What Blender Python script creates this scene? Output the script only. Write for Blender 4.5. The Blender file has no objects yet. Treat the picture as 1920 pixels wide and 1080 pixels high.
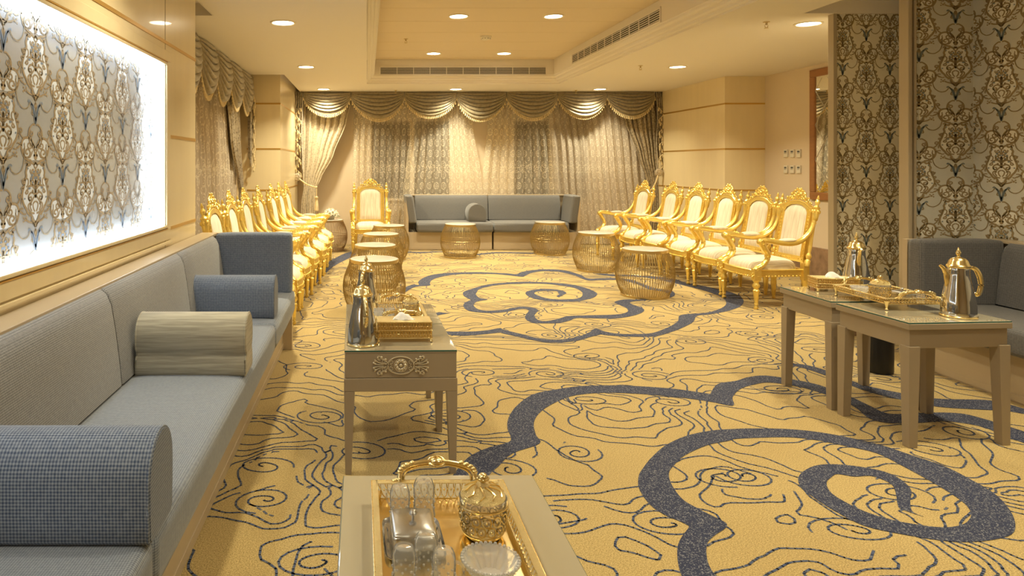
import bpy, math, random
import numpy as np
from mathutils import Vector, Matrix, noise
PI = math.pi
sc = bpy.context.scene
COL = sc.collection
rnd = random.Random(7)

# ------------------------------------------------------------------ camera
F, PX, PY, EYE = 1280.0, 688.0, 308.0, 1.5
cam_d = bpy.data.cameras.new('camera'); cam = bpy.data.objects.new('camera', cam_d); COL.objects.link(cam)
cam.location = (0, 0, EYE); cam.rotation_euler = (PI/2, 0, 0)
cam_d.sensor_width = 36; cam_d.lens = F/1920*36
cam_d.shift_x = (960-PX)/1920; cam_d.shift_y = -(540-PY)/1920
cam_d.clip_start = 0.05
sc.camera = cam
sc.view_settings.view_transform = 'Standard'; sc.view_settings.look = 'None'
sc.view_settings.gamma = 1; sc.view_settings.use_curve_mapping = False
sc.view_settings.exposure = EXPOSURE = 0.80
w = bpy.data.worlds.new('world'); sc.world = w; w.use_nodes = True
w.node_tree.nodes['Background'].inputs[0].default_value = (1, .86, .66, 1)
w.node_tree.nodes['Background'].inputs[1].default_value = 0.10
LAMP_COL = (1.0, .90, .64)
LAMP_W = 23.0          # each ceiling downlight
INNER_W = 19.0
STRIP = 7.0           # LED strips around the light box
CEIL, TRAY = 2.82, 3.2

def fl(u, v, z=0.0):                 # a pixel seen on a horizontal plane at height z
    Y = (EYE-z)*F/(v-PY); return ((u-PX)/F*Y, Y)
def at(u, v, Y):                     # a pixel at depth Y
    return Vector(((u-PX)/F*Y, Y, EYE-(v-PY)/F*Y))

# ------------------------------------------------------------------ mesh helper
class M:
    def __init__(s): s.v = []; s.f = []
    def add(s, vs, fs):
        n = len(s.v); s.v += [tuple(p) for p in vs]; s.f += [tuple(i+n for i in f) for f in fs]; return s
    def box(s, x0, x1, y0, y1, z0, z1, mat=None):
        vs = [Vector(p) for p in ((x0,y0,z0),(x1,y0,z0),(x1,y1,z0),(x0,y1,z0),(x0,y0,z1),(x1,y0,z1),(x1,y1,z1),(x0,y1,z1))]
        if mat: vs = [mat @ p for p in vs]
        return s.add(vs, [(0,3,2,1),(4,5,6,7),(0,1,5,4),(1,2,6,5),(2,3,7,6),(3,0,4,7)])
    def lathe(s, prof, n=24, c=(0,0,0), mat=None, sx=1, sy=1, flute=0, fl_rng=(0,0)):
        vs = []
        for r, z in prof:
            for k in range(n):
                a = 2*PI*k/n; rr = r
                if flute and fl_rng[0] <= z <= fl_rng[1]: rr = r*(1-.13*(k % 2))
                p = Vector((c[0]+rr*math.cos(a)*sx, c[1]+rr*math.sin(a)*sy, c[2]+z)); vs.append(mat @ p if mat else p)
        fs = []
        for j in range(len(prof)-1):
            for k in range(n):
                a, b = j*n+k, j*n+(k+1) % n; fs.append((a, b, b+n, a+n))
        if prof[0][0] > 1e-5: fs.append(tuple(range(n-1, -1, -1)))
        if prof[-1][0] > 1e-5: fs.append(tuple(range((len(prof)-1)*n, len(prof)*n)))
        return s.add(vs, fs)
    def tube(s, pts, r, n=8, flat=1.0, up=(0,0,1), cap=True):
        pts = [Vector(p) for p in pts]; N = len(pts)
        rs = r if hasattr(r, '__len__') else [r]*N
        vs = []; up = Vector(up)
        for i, p in enumerate(pts):
            t = (pts[min(i+1, N-1)]-pts[max(i-1, 0)])
            if t.length < 1e-9: t = Vector((0,0,1))
            t.normalize(); a = t.cross(up)
            if a.length < 1e-3: a = t.cross(Vector((1,0.01,0)))
            a.normalize(); b = a.cross(t).normalized()
            for k in range(n):
                q = 2*PI*k/n + PI/n; vs.append(p + a*math.cos(q)*rs[i] + b*math.sin(q)*rs[i]*flat)
        fs = [(i*n+k, i*n+(k+1) % n, (i+1)*n+(k+1) % n, (i+1)*n+k) for i in range(N-1) for k in range(n)]
        if cap: fs += [tuple(range(n-1, -1, -1)), tuple(range((N-1)*n, N*n))]
        return s.add(vs, fs)
    def ball(s, c, r, n=8, m=5, sx=1, sy=1, sz=1, mat=None):
        prof = [(max(1e-6, math.sin(PI*j/m))*r, -math.cos(PI*j/m)*r*sz) for j in range(m+1)]
        return s.lathe(prof, n, c, mat, sx, sy)
    def torus(s, c, R, r, n=24, m=8, mat=None, sx=1, sy=1):
        vs = []
        for i in range(n):
            a = 2*PI*i/n
            for j in range(m):
                b = 2*PI*j/m; q = R + r*math.cos(b)
                p = Vector((c[0]+q*math.cos(a)*sx, c[1]+q*math.sin(a)*sy, c[2]+r*math.sin(b))); vs.append(mat @ p if mat else p)
        fs = [(i*m+j, ((i+1) % n)*m+j, ((i+1) % n)*m+(j+1) % m, i*m+(j+1) % m) for i in range(n) for j in range(m)]
        return s.add(vs, fs)
    def grid(s, fn, nu, nv, flip=False):
        vs = [fn(i/nu, j/nv) for j in range(nv+1) for i in range(nu+1)]
        fs = []
        for j in range(nv):
            for i in range(nu):
                a = j*(nu+1)+i; f = (a, a+1, a+nu+2, a+nu+1); fs.append(f[::-1] if flip else f)
        return s.add(vs, fs)
    def prism(s, poly, y0, y1, mat=None):          # polygon in xz extruded along y
        n = len(poly); vs = [Vector((p[0], y0, p[1])) for p in poly]+[Vector((p[0], y1, p[1])) for p in poly]
        if mat: vs = [mat @ p for p in vs]
        return s.add(vs, [tuple(range(n)), tuple(range(2*n-1, n-1, -1))]+[(i, i+n, (i+1) % n+n, (i+1) % n) for i in range(n)])
    def build(s, name, mat, parent=None, smooth=True, ang=40, bevel=0, seg=2, loc=None, kind=None, label=None, fix=True, subd=0):
        me = bpy.data.meshes.new(name); me.from_pydata(s.v, [], s.f); me.update()
        if fix:
            import bmesh
            bm = bmesh.new(); bm.from_mesh(me); bmesh.ops.recalc_face_normals(bm, faces=bm.faces); bm.to_mesh(me); bm.free()
        if smooth:
            me.polygons.foreach_set('use_smooth', [True]*len(me.polygons)); me.set_sharp_from_angle(angle=math.radians(ang))
        me.materials.append(mat)
        o = bpy.data.objects.new(name, me); COL.objects.link(o)
        if bevel:
            b = o.modifiers.new('bevel', 'BEVEL'); b.width = bevel; b.segments = seg; b.limit_method = 'ANGLE'; b.angle_limit = math.radians(35)
        if subd:
            b = o.modifiers.new('sub', 'SUBSURF'); b.levels = subd; b.render_levels = subd
        if parent: o.parent = parent
        if loc: o.location = loc
        if kind: o['kind'] = kind
        if label: o['label'] = label
        return o

def tag(o, label, cat, group=None):
    o['label'] = label; o['category'] = cat
    if group: o['group'] = group
    return o
def thing(name, label, cat, loc=(0,0,0), rz=0, group=None):
    o = bpy.data.objects.new(name, None); COL.objects.link(o); o.empty_display_size = .1
    o.location = loc; o.rotation_euler = (0,0,rz); return tag(o, label, cat, group)
def struct(name, m, mat, parent=None, **k):
    return m.build(name, mat, parent, kind=None if parent else 'structure', **k)
def copy_tree(o, parent=None, loc=None, rz=None, label=None, scale=None):
    c = o.copy(); COL.objects.link(c)
    if parent: c.parent = parent
    for ch in list(o.children): copy_tree(ch, c)
    if loc is not None: c.location = loc
    if rz is not None: c.rotation_euler = (0,0,rz)
    if label: c['label'] = label
    if scale: c.scale = scale
    return c
def spline(pts, n=8):                # Catmull-Rom through points
    pts = [Vector(p) for p in pts]; out = []
    for i in range(len(pts)-1):
        p0, p1, p2, p3 = pts[max(i-1,0)], pts[i], pts[i+1], pts[min(i+2, len(pts)-1)]
        for k in range(n):
            t = k/n
            out.append(0.5*((2*p1)+(p2-p0)*t+(2*p0-5*p1+4*p2-p3)*t*t+(3*p1-p0-3*p2+p3)*t**3))
    return out+[pts[-1]]
def lerp(a, b, t): return a+(b-a)*t

# ------------------------------------------------------------------ materials
def new_mat(name):
    m = bpy.data.materials.new(name); m.use_nodes = True
    nt = m.node_tree; return m, nt, nt.nodes['Principled BSDF']
def N(nt, typ, **k):
    n = nt.nodes.new(typ)
    for a, b in k.items():
        if a in n.inputs: n.inputs[a].default_value = b
        else: setattr(n, a, b)
    return n
def mat(name, col, rough=.5, metal=0, bump=0, bscale=60, var=0, vscale=4, stretch=(1,1,1), **k):
    m, nt, p = new_mat(name); L = nt.links.new
    p.inputs['Base Color'].default_value = (*col, 1); p.inputs['Roughness'].default_value = rough; p.inputs['Metallic'].default_value = metal
    for a, b in k.items(): p.inputs[a.replace('_', ' ')].default_value = b
    tc = N(nt, 'ShaderNodeTexCoord'); mp = N(nt, 'ShaderNodeMapping'); mp.inputs['Scale'].default_value = stretch; L(tc.outputs['Object'], mp.inputs[0])
    if var:
        nz = N(nt, 'ShaderNodeTexNoise'); nz.inputs['Scale'].default_value = vscale; nz.inputs['Detail'].default_value = 4; L(mp.outputs[0], nz.inputs[0])
        mx = N(nt, 'ShaderNodeMix', data_type='RGBA'); mx.inputs[6].default_value = tuple(c*(1-var) for c in col)+(1,); mx.inputs[7].default_value = tuple(min(1, c*(1+var)) for c in col)+(1,)
        L(nz.outputs['Fac'], mx.inputs[0]); L(mx.outputs[2], p.inputs['Base Color'])
    if bump:
        nz = N(nt, 'ShaderNodeTexNoise'); nz.inputs['Scale'].default_value = bscale; nz.inputs['Detail'].default_value = 3; L(mp.outputs[0], nz.inputs[0])
        b = N(nt, 'ShaderNodeBump'); b.inputs['Strength'].default_value = bump; b.inputs['Distance'].default_value = .01; L(nz.outputs['Fac'], b.inputs['Height']); L(b.outputs[0], p.inputs['Normal'])
    return m
def emit(name, col, s):
    m, nt, p = new_mat(name); p.inputs['Base Color'].default_value = (.8,.8,.8,1)
    p.inputs['Emission Color'].default_value = (*col, 1); p.inputs['Emission Strength'].default_value = s; return m
def ramp(nt, fac, stops):
    r = N(nt, 'ShaderNodeValToRGB'); e = r.color_ramp.elements
    while len(e) < len(stops): e.new(.5)
    for i, (p, c) in enumerate(stops): e[i].position = p; e[i].color = (*c, 1)
    nt.links.new(fac, r.inputs[0]); return r

def woven(name, dark, light, k=1/.0065, mix=.5):
    m, nt, p = new_mat(name); L = nt.links.new
    tc = N(nt, 'ShaderNodeTexCoord'); sp = N(nt, 'ShaderNodeSeparateXYZ'); L(tc.outputs['Object'], sp.inputs[0])
    sn = N(nt, 'ShaderNodeSeparateXYZ'); L(tc.outputs['Normal'], sn.inputs[0])
    acc = None
    for a in range(3):
        mu = N(nt, 'ShaderNodeMath', operation='MULTIPLY'); mu.inputs[1].default_value = k*PI*(1, 1.03, .97)[a]; L(sp.outputs[a], mu.inputs[0])
        si0 = N(nt, 'ShaderNodeMath', operation='SINE'); L(mu.outputs[0], si0.inputs[0])
        ab = N(nt, 'ShaderNodeMath', operation='ABSOLUTE'); L(sn.outputs[a], ab.inputs[0])
        wt = N(nt, 'ShaderNodeMath', operation='MULTIPLY_ADD', use_clamp=True); wt.inputs[1].default_value = -1.6; wt.inputs[2].default_value = 1.6; L(ab.outputs[0], wt.inputs[0])
        si = N(nt, 'ShaderNodeMath', operation='MULTIPLY'); L(si0.outputs[0], si.inputs[0]); L(wt.outputs[0], si.inputs[1])
        if acc is None: acc = si
        else:
            ad = N(nt, 'ShaderNodeMath', operation='ADD'); L(acc.outputs[0], ad.inputs[0]); L(si.outputs[0], ad.inputs[1]); acc = ad
    nz = N(nt, 'ShaderNodeTexNoise'); nz.inputs['Scale'].default_value = 90; L(tc.outputs['Object'], nz.inputs[0])
    m2 = N(nt, 'ShaderNodeMath', operation='MULTIPLY_ADD'); m2.inputs[1].default_value = 2.2; L(nz.outputs['Fac'], m2.inputs[0]); L(acc.outputs[0], m2.inputs[2])
    mr = N(nt, 'ShaderNodeMapRange'); mr.inputs['From Min'].default_value = -1; mr.inputs['From Max'].default_value = 3.2; L(m2.outputs[0], mr.inputs[0])
    r = ramp(nt, mr.outputs[0], [(.1, dark), (.55, tuple((a+b)/2 for a, b in zip(dark, light))), (.9, light)]); L(r.outputs[0], p.inputs['Base Color'])
    b = N(nt, 'ShaderNodeBump'); b.inputs['Strength'].default_value = .35; b.inputs['Distance'].default_value = .002; L(mr.outputs[0], b.inputs['Height']); L(b.outputs[0], p.inputs['Normal'])
    p.inputs['Roughness'].default_value = .9; p.inputs['Sheen Weight'].default_value = .25
    return m

def striped(name, c1, c2, axis=0, k=260):
    m, nt, p = new_mat(name); L = nt.links.new
    tc = N(nt, 'ShaderNodeTexCoord'); mp = N(nt, 'ShaderNodeMapping'); s = [5, 5, 5]; s[axis] = k; mp.inputs['Scale'].default_value = s; L(tc.outputs['Object'], mp.inputs[0])
    nz = N(nt, 'ShaderNodeTexNoise'); nz.inputs['Scale'].default_value = 1; nz.inputs['Detail'].default_value = 3; L(mp.outputs[0], nz.inputs[0])
    r = ramp(nt, nz.outputs['Fac'], [(.38, c1), (.6, c2)]); L(r.outputs[0], p.inputs['Base Color'])
    b = N(nt, 'ShaderNodeBump'); b.inputs['Strength'].default_value = .25; b.inputs['Distance'].default_value = .003; L(nz.outputs['Fac'], b.inputs['Height']); L(b.outputs[0], p.inputs['Normal'])
    p.inputs['Roughness'].default_value = .75; p.inputs['Sheen Weight'].default_value = .3
    return m

GOLD = mat('gilded_wood', (.96, .70, .20), .28, .78, bump=.25, bscale=45, var=.12, vscale=25)
GOLDM = mat('gold_metal', (.94, .76, .38), .2, 1)
GOLDF = mat('gold_filigree', (.94, .76, .38), .28, 1, bump=.8, bscale=420)
BRASS = mat('brushed_brass', (.50, .38, .17), .35, .85)
BRASSR = mat('brass_band', (.62, .48, .23), .28, .9)
CHROME = mat('polished_steel', (.62, .60, .56), .06, 1)
STEEL = mat('brushed_steel', (.55, .54, .52), .25, 1)
DARKWOODDRUM = mat('bronze_rods', (.30, .19, .09), .45, .4)
MARBLE = mat('white_marble_top', (.54, .50, .42), .25, 0, var=.12, vscale=14)
CREAM = mat('cream_lacquer_panel', (.80, .66, .40), .28, 0, var=.06, vscale=3, stretch=(3,3,.35), Coat_Weight=.3)
CREAMW = mat('cream_wall_paint', (.72, .60, .44), .6, 0, var=.03)
CEILM = mat('ceiling_paint', (.79, .73, .64), .7)
CEILP = mat('ceiling_plank', (.72, .60, .42), .6)
TRIMG = mat('gold_strip', (.62, .38, .10), .3, .6)
TAUPE = mat('taupe_satin_lacquer', (.33, .26, .175), .32, 0, var=.05, vscale=6)
TAUPEW = mat('pale_veneer', (.50, .40, .27), .3, 0, var=.08, vscale=3, stretch=(.6,.6,4))
BLUEGREY = woven('blue_grey_weave', (.035, .06, .125), (.29, .33, .40), 1/.0045)
GREY = woven('warm_grey_weave', (.12, .12, .125), (.36, .35, .34), 1/.0038)
SEATG = woven('pale_blue_grey_weave', (.12, .14, .18), (.33, .36, .40), 1/.0038)
DGREY = woven('dark_grey_weave', (.035, .035, .04), (.19, .18, .175), 1/.0045)
FARGREY = mat('plain_grey_weave', (.155, .15, .145), .9, bump=.3, bscale=180, var=.14, vscale=60, Sheen_Weight=.25)
BEIGEST = striped('beige_striped_cover', (.30, .27, .20), (.44, .40, .30), 2, 120)
CHAIRF = striped('cream_striped_chair_fabric', (.60, .50, .36), (.80, .72, .57), 0, 190)
BLACK = mat('black_plastic', (.006, .006, .007), .35)
BROWNF = mat('walnut_frame', (.34, .15, .05), .4, var=.2, vscale=8, stretch=(1,1,5))
MARBR = mat('brown_marble', (.30, .19, .12), .25, var=.55, vscale=12)
WHITEP = mat('white_plastic', (.75, .70, .58), .4)
GREYP = mat('grey_plastic', (.12, .12, .11), .4)
WHITETISSUE = mat('white_tissue', (.85, .83, .80), .8)
ROSE = mat('cream_petal', (.86, .82, .68), .6)
LEAF = mat('green_leaf', (.05, .10, .03), .5)
DARKGLASS = mat('night_window_glass', (.05, .03, .015), .45)
WINFRAME = mat('window_frame_brown', (.16, .11, .065), .4)
def glass(name, col=(1,1,1), rough=0.0, ior=1.45):
    m, nt, p = new_mat(name); p.inputs['Base Color'].default_value = (*col, 1); p.inputs['Transmission Weight'].default_value = 1
    L = nt.links.new; fr = N(nt, 'ShaderNodeLayerWeight'); fr.inputs['Blend'].default_value = .10 if rough == 0 else .22
    tr = N(nt, 'ShaderNodeBsdfTransparent'); tr.inputs[0].default_value = (.97, .97, .96, 1); gl = N(nt, 'ShaderNodeBsdfGlossy'); gl.inputs['Roughness'].default_value = .02+rough
    df = N(nt, 'ShaderNodeBsdfDiffuse'); df.inputs[0].default_value = (.9, .88, .84, 1)
    a = N(nt, 'ShaderNodeMixShader'); L(fr.outputs['Fresnel'], a.inputs[0]); L(tr.outputs[0], a.inputs[1]); L(gl.outputs[0], a.inputs[2])
    b = N(nt, 'ShaderNodeMixShader'); b.inputs[0].default_value = .11 if rough == 0 else .30; L(a.outputs[0], b.inputs[1]); L(df.outputs[0], b.inputs[2])
    L(b.outputs[0], nt.nodes['Material Output'].inputs[0]); return m
GLASS = glass('clear_glass')
CRYSTAL = glass('cut_crystal', (1, .98, .96), .04, 1.5)
TABGLASS = mat('table_glass', (.42, .37, .26), .04, 0, Coat_Weight=1.0)
GLASSEDGE = mat('green_glass_edge', (.02, .10, .08), .1)
TEA = mat('amber_tea', (.65, .28, .03), .1)
MIRROR = mat('mirror_glass', (.80, .78, .70), .01, 1)
LAMPM = emit('lamp_glow', (1, .86, .6), 14)
STRIPM = emit('white_led_strip', (.72, .86, 1.0), STRIP)

# curtain cloths
def damask(name, c1, c2, rough=.5, scale=22):
    m, nt, p = new_mat(name); L = nt.links.new
    tc = N(nt, 'ShaderNodeTexCoord'); v = N(nt, 'ShaderNodeTexVoronoi'); v.inputs['Scale'].default_value = scale
    nz = N(nt, 'ShaderNodeTexNoise'); nz.inputs['Scale'].default_value = scale*.6; nz.inputs['Detail'].default_value = 6
    L(tc.outputs['Object'], nz.inputs[0]); L(tc.outputs['Object'], v.inputs[0])
    ad = N(nt, 'ShaderNodeMath', operation='MULTIPLY'); L(v.outputs[0], ad.inputs[0]); L(nz.outputs['Fac'], ad.inputs[1])
    r = ramp(nt, ad.outputs[0], [(.13, c1), (.24, c2)]); L(r.outputs[0], p.inputs['Base Color'])
    p.inputs['Roughness'].default_value = rough; p.inputs['Sheen Weight'].default_value = .4
    p.inputs['Metallic'].default_value = .15
    return m
SWAGM = damask('olive_gold_satin', (.24, .195, .115), (.31, .255, .16), .36)
DRAPEM = damask('gold_taupe_damask', (.22, .17, .10), (.42, .34, .22), .45, 30)
DRAPEL = damask('light_gold_damask', (.46, .38, .25), (.62, .53, .37), .45, 26)
TASSELM = mat('gold_tassel_thread', (.75, .60, .33), .5, .1, bump=.5, bscale=150)
def sheer(name, base=.62, col=(.80, .70, .54)):
    m, nt, p = new_mat(name); L = nt.links.new
    uv = N(nt, 'ShaderNodeUVMap'); sp = N(nt, 'ShaderNodeSeparateXYZ'); L(uv.outputs[0], sp.inputs[0])
    def math_(op, a, b=None, c=None):
        n = N(nt, 'ShaderNodeMath', operation=op)
        for i, x in enumerate((a, b, c)):
            if x is None: continue
            if isinstance(x, (int, float)): n.inputs[i].default_value = x
            else: L(x, n.inputs[i])
        return n.outputs[0]
    # u runs in metres across the cloth, v in metres upwards
    cx, cy = .19, .20
    fx = math_('SUBTRACT', math_('FRACT', math_('DIVIDE', sp.outputs[0], cx)), .5)
    fy = math_('SUBTRACT', math_('FRACT', math_('DIVIDE', sp.outputs[1], cy)), .5)
    d = math_('SQRT', math_('ADD', math_('POWER', math_('MULTIPLY', fx, 2.3), 2), math_('POWER', math_('MULTIPLY', fy, 2.05), 2)))
    ring = math_('COMPARE', d, .60, .13)
    core = math_('COMPARE', d, .22, .07)
    fx2 = math_('SUBTRACT', math_('FRACT', math_('ADD', math_('DIVIDE', sp.outputs[0], cx), .5)), .5)
    fy2 = math_('SUBTRACT', math_('FRACT', math_('ADD', math_('DIVIDE', sp.outputs[1], cy), .5)), .5)
    d2 = math_('SQRT', math_('ADD', math_('POWER', math_('MULTIPLY', fx2, 5.2), 2), math_('POWER', math_('MULTIPLY', fy2, 3.4), 2)))
    r2 = math_('COMPARE', d2, .5, .18)
    # a denser lace band at mid height
    band = math_('COMPARE', sp.outputs[1], 1.42, .10)
    bx = math_('SUBTRACT', math_('FRACT', math_('DIVIDE', sp.outputs[0], .21)), .5)
    by = math_('DIVIDE', math_('SUBTRACT', sp.outputs[1], 1.42), .20)
    d3 = math_('SQRT', math_('ADD', math_('POWER', bx, 2), math_('POWER', by, 2)))
    r3 = math_('MULTIPLY', math_('MAXIMUM', math_('COMPARE', d3, .34, .09), math_('COMPARE', d3, .12, .05)), band)
    lace = math_('MAXIMUM', math_('MAXIMUM', ring, core), math_('MAXIMUM', r2, r3))
    tc = N(nt, 'ShaderNodeTexCoord'); nz = N(nt, 'ShaderNodeTexNoise'); nz.inputs['Scale'].default_value = 45; nz.inputs['Detail'].default_value = 3; L(tc.outputs['Object'], nz.inputs[0])
    br = math_('GREATER_THAN', nz.outputs['Fac'], .47)
    lace = math_('MULTIPLY', lace, br)
    alpha = math_('MULTIPLY_ADD', lace, .74-base, base)
    tr = N(nt, 'ShaderNodeBsdfTransparent'); df = N(nt, 'ShaderNodeBsdfDiffuse'); tl = N(nt, 'ShaderNodeBsdfTranslucent')
    cm = N(nt, 'ShaderNodeMix', data_type='RGBA'); cm.inputs[6].default_value = tuple(c*.96 for c in col)+(1,); cm.inputs[7].default_value = (.90, .82, .66, 1); L(lace, cm.inputs[0])
    L(cm.outputs[2], df.inputs[0]); L(cm.outputs[2], tl.inputs[0])
    mx = N(nt, 'ShaderNodeMixShader'); mx.inputs[0].default_value = .25; L(df.outputs[0], mx.inputs[1]); L(tl.outputs[0], mx.inputs[2])
    m2 = N(nt, 'ShaderNodeMixShader'); L(alpha, m2.inputs[0]); L(tr.outputs[0], m2.inputs[1]); L(mx.outputs[0], m2.inputs[2])
    L(m2.outputs[0], nt.nodes['Material Output'].inputs[0]); return m
SHEER = sheer('lace_voile', .38, (.88, .80, .64))
SHEERD = sheer('lace_voile_dense', .74, (.66, .57, .45))

def carpet_mat():
    m, nt, p = new_mat('golden_carpet'); L = nt.links.new
    tc = N(nt, 'ShaderNodeTexCoord')
    a = N(nt, 'ShaderNodeTexNoise'); a.inputs['Scale'].default_value = 190; a.inputs['Detail'].default_value = 2; L(tc.outputs['Object'], a.inputs[0])
    b = N(nt, 'ShaderNodeTexNoise'); b.inputs['Scale'].default_value = 1.5; b.inputs['Detail'].default_value = 3; L(tc.outputs['Object'], b.inputs[0])
    r = ramp(nt, a.outputs['Fac'], [(.34, (.28, .19, .05)), (.66, (.61, .445, .175))]); r2 = ramp(nt, b.outputs['Fac'], [(.3, (.9,.88,.84)), (.7, (1,1,1))])
    mx = N(nt, 'ShaderNodeMix', data_type='RGBA', blend_type='MULTIPLY'); mx.inputs[0].default_value = 1
    L(r.outputs[0], mx.inputs[6]); L(r2.outputs[0], mx.inputs[7]); L(mx.outputs[2], p.inputs['Base Color'])
    bp = N(nt, 'ShaderNodeBump'); bp.inputs['Strength'].default_value = .5; bp.inputs['Distance'].default_value = .004; L(a.outputs['Fac'], bp.inputs['Height']); L(bp.outputs[0], p.inputs['Normal'])
    p.inputs['Roughness'].default_value = .95; p.inputs['Sheen Weight'].default_value = .2
    return m
def navy_mat(name, lo, hi, sc_, a=.55, b=.66):
    m, nt, p = new_mat(name); L = nt.links.new
    tc = N(nt, 'ShaderNodeTexCoord'); n1 = N(nt, 'ShaderNodeTexNoise'); n1.inputs['Scale'].default_value = sc_; n1.inputs['Detail'].default_value = 1; L(tc.outputs['Object'], n1.inputs[0])
    r = ramp(nt, n1.outputs['Fac'], [(a, lo), (b, hi)]); L(r.outputs[0], p.inputs['Base Color']); p.inputs['Roughness'].default_value = .95
    return m
CARPET = carpet_mat()
NAVY = navy_mat('navy_speckled_pile', (.022, .028, .062), (.20, .20, .22), 170)
NAVYL = navy_mat('navy_line_pile', (.05, .07, .135), (.22, .20, .15), 90, .5, .75)
# ================================================================== ROOM SHELL
XL, XP = -1.95, -1.35                # recessed left wall, light box wall
YB = 12.85                           # window wall
floor = struct('floor', M().box(-2.2, 6.3, -3.2, 13.1, -.1, 0), CARPET, smooth=False)

# light box wall (with an opening for the box), its end face and the wall behind
LB = dict(y0=.9, y1=4.57, z0=1.09, z1=2.165)
m = M()
m.box(XL-.2, XP, -3.2, LB['y0'], 0, 3.15).box(XL-.2, XP, LB['y1'], 5.37, 0, 3.15)
m.box(XL-.2, XP, LB['y0'], LB['y1'], 0, LB['z0']).box(XL-.2, XP, LB['y0'], LB['y1'], LB['z1'], 3.15)
m.box(XL-.2, XP-.09, LB['y0'], LB['y1'], LB['z0'], LB['z1'])
wall_left = struct('wall_left', m, CREAM, smooth=False)
for z in (1.062, 1.69, 2.318):
    segs = [(4.60, 5.372)] if z < 2.2 else [(-3, 5.372)]
    for a, b in segs: M().box(XP-.002, XP+.004, a, b, z-.011, z+.011).build('gold_strip', TRIMG, wall_left, smooth=False)
M().box(XP-.001, XP+.0015, 4.565, 4.572, 0, 3).build('panel_joint', mat('joint_shadow_gap', (.42,.33,.18), .5), wall_left, smooth=False)
struct('wall_window_left', M().box(XL-.15, XL, 5.37, 10.24, 0, 3.15), CREAMW, smooth=False)
pil_l = struct('wall_pilaster_left', M().box(XL-.15, -1.30, 10.24, YB, 0, 2.95), CREAM, smooth=False)
pil_r = struct('wall_pilaster_right', M().box(5.37, 6.2, 10.24, YB, 0, 2.95), CREAM, smooth=False)
for z in (2.41, 1.73, 1.11):
    M().box(-1.8, -1.296, 10.235, YB, z-.012, z+.012).build('gold_strip', TRIMG, pil_l, smooth=False)
    M().box(5.366, 6.0, 10.235, YB, z-.012, z+.012).build('gold_strip', TRIMG, pil_r, smooth=False)

# window wall with two real openings
W1 = (.09, 1.55); W2 = (2.77, 4.16); WZ = (.86, 2.31)
m = M().box(XL, 6.2, YB, YB+.2, 0, WZ[0]).box(XL, 6.2, YB, YB+.2, WZ[1], 3.1)
m.box(XL, W1[0], YB, YB+.2, WZ[0], WZ[1]).box(W1[1], W2[0], YB, YB+.2, WZ[0], WZ[1]).box(W2[1], 6.2, YB, YB+.2, WZ[0], WZ[1])
struct('wall_back', m, CREAMW, smooth=False)
for i, (a, b, post) in enumerate(((W1[0], W1[1], .85), (W2[0], W2[1], 3.47))):
    fm = M().box(a, a+.05, YB+.06, YB+.12, WZ[0], WZ[1]).box(b-.05, b, YB+.06, YB+.12, WZ[0], WZ[1]).box(a, b, YB+.06, YB+.12, WZ[0], WZ[0]+.05).box(a, b, YB+.06, YB+.12, WZ[1]-.05, WZ[1])
    wn = struct('window_%d' % (i+1), fm, WINFRAME, smooth=False)
    M().box(post-.04, post+.04, YB-.01, YB+.12, WZ[0], WZ[1]).build('mullion', CREAMW, wn, smooth=False)
    for p0, p1 in ((a+.05, post-.04), (post+.04, b-.05)):
        M().box(p0, p1, YB+.085, YB+.095, WZ[0]+.05, WZ[1]-.05).build('pane', DARKGLASS, wn, smooth=False)
        q = lerp(p0, p1, .62 if p0 < post-.3 else .3)
        M().box(q-.035, q+.035, YB+.055, YB+.084, WZ[0]+.05, WZ[1]-.05).build('sash', WINFRAME, wn, smooth=False)
    M().box(a-.05, b+.05, YB-.05, YB+.02, WZ[0]-.04, WZ[0]).build('sill', CREAMW, wn, smooth=False)

# right side walls
wr = struct('wall_right', M().box(5.97, 6.2, 4.9, 10.24, 0, 2.95), CREAMW, smooth=False)
m = M()
y = 5.9
while y < 10.2:
    b = min(y+.72, 10.238); M().box(5.94, 5.97, y+.002, b-.002, 0, .40).build('marble_slab', MARBR, wr, smooth=False, bevel=.004); y += .72
WALLP = mat('wallpaper_ground', (.68, .665, .59), .38, .1, var=.04, vscale=2)
WALLPC = mat('wallpaper_ground_cream', (.86, .79, .62), .4, .1, var=.04, vscale=2)
LATT = mat('greige_moulding', (.46, .38, .26), .35)
# wallpapered column and inset wall of the seating bay
CX0, CX1, CY = 4.10, 4.75, 6.0
wc = struct('wall_column', M().box(CX0, 6.2, CY, CY+.05, 0, 3.15), WALLPC, smooth=False)
M().box(CX0-.03, 5.9, CY-.04, CY+.07, 0, .36).build('marble_base', MARBR, wc, smooth=False, bevel=.004)
M().box(CX0-.012, CX0+.02, CY-.02, CY+.055, .36, 3.1).build('corner_moulding', LATT, wc, smooth=False, bevel=.004)
IY = 5.35
wi = struct('wall_inset', M().box(4.25, 5.2, IY, IY+.05, 0, 3.15).add([(4.25,IY+.05,0),(4.30,IY+.05,0),(4.80,CY-.002,0),(4.745,CY-.002,0),(4.25,IY+.05,3.15),(4.30,IY+.05,3.15),(4.80,CY-.002,3.15),(4.745,CY-.002,3.15)],[(0,1,2,3),(4,7,6,5),(0,4,5,1),(1,5,6,2),(2,6,7,3),(3,7,4,0)]), WALLP, smooth=False)
m = M()
for x0, x1, d in ((4.205, 4.235, .05), (4.235, 4.255, .03), (4.255, 4.275, .045)): m.box(x0, x1, IY-d, IY+.05, 0, 3.1)
m.build('edge_moulding', LATT, wi, smooth=False, bevel=.006)
wr2 = struct('wall_bay_right', M().box(4.75, 5.2, -3.2, IY, 0, 3.15), WALLP, smooth=False)
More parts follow.
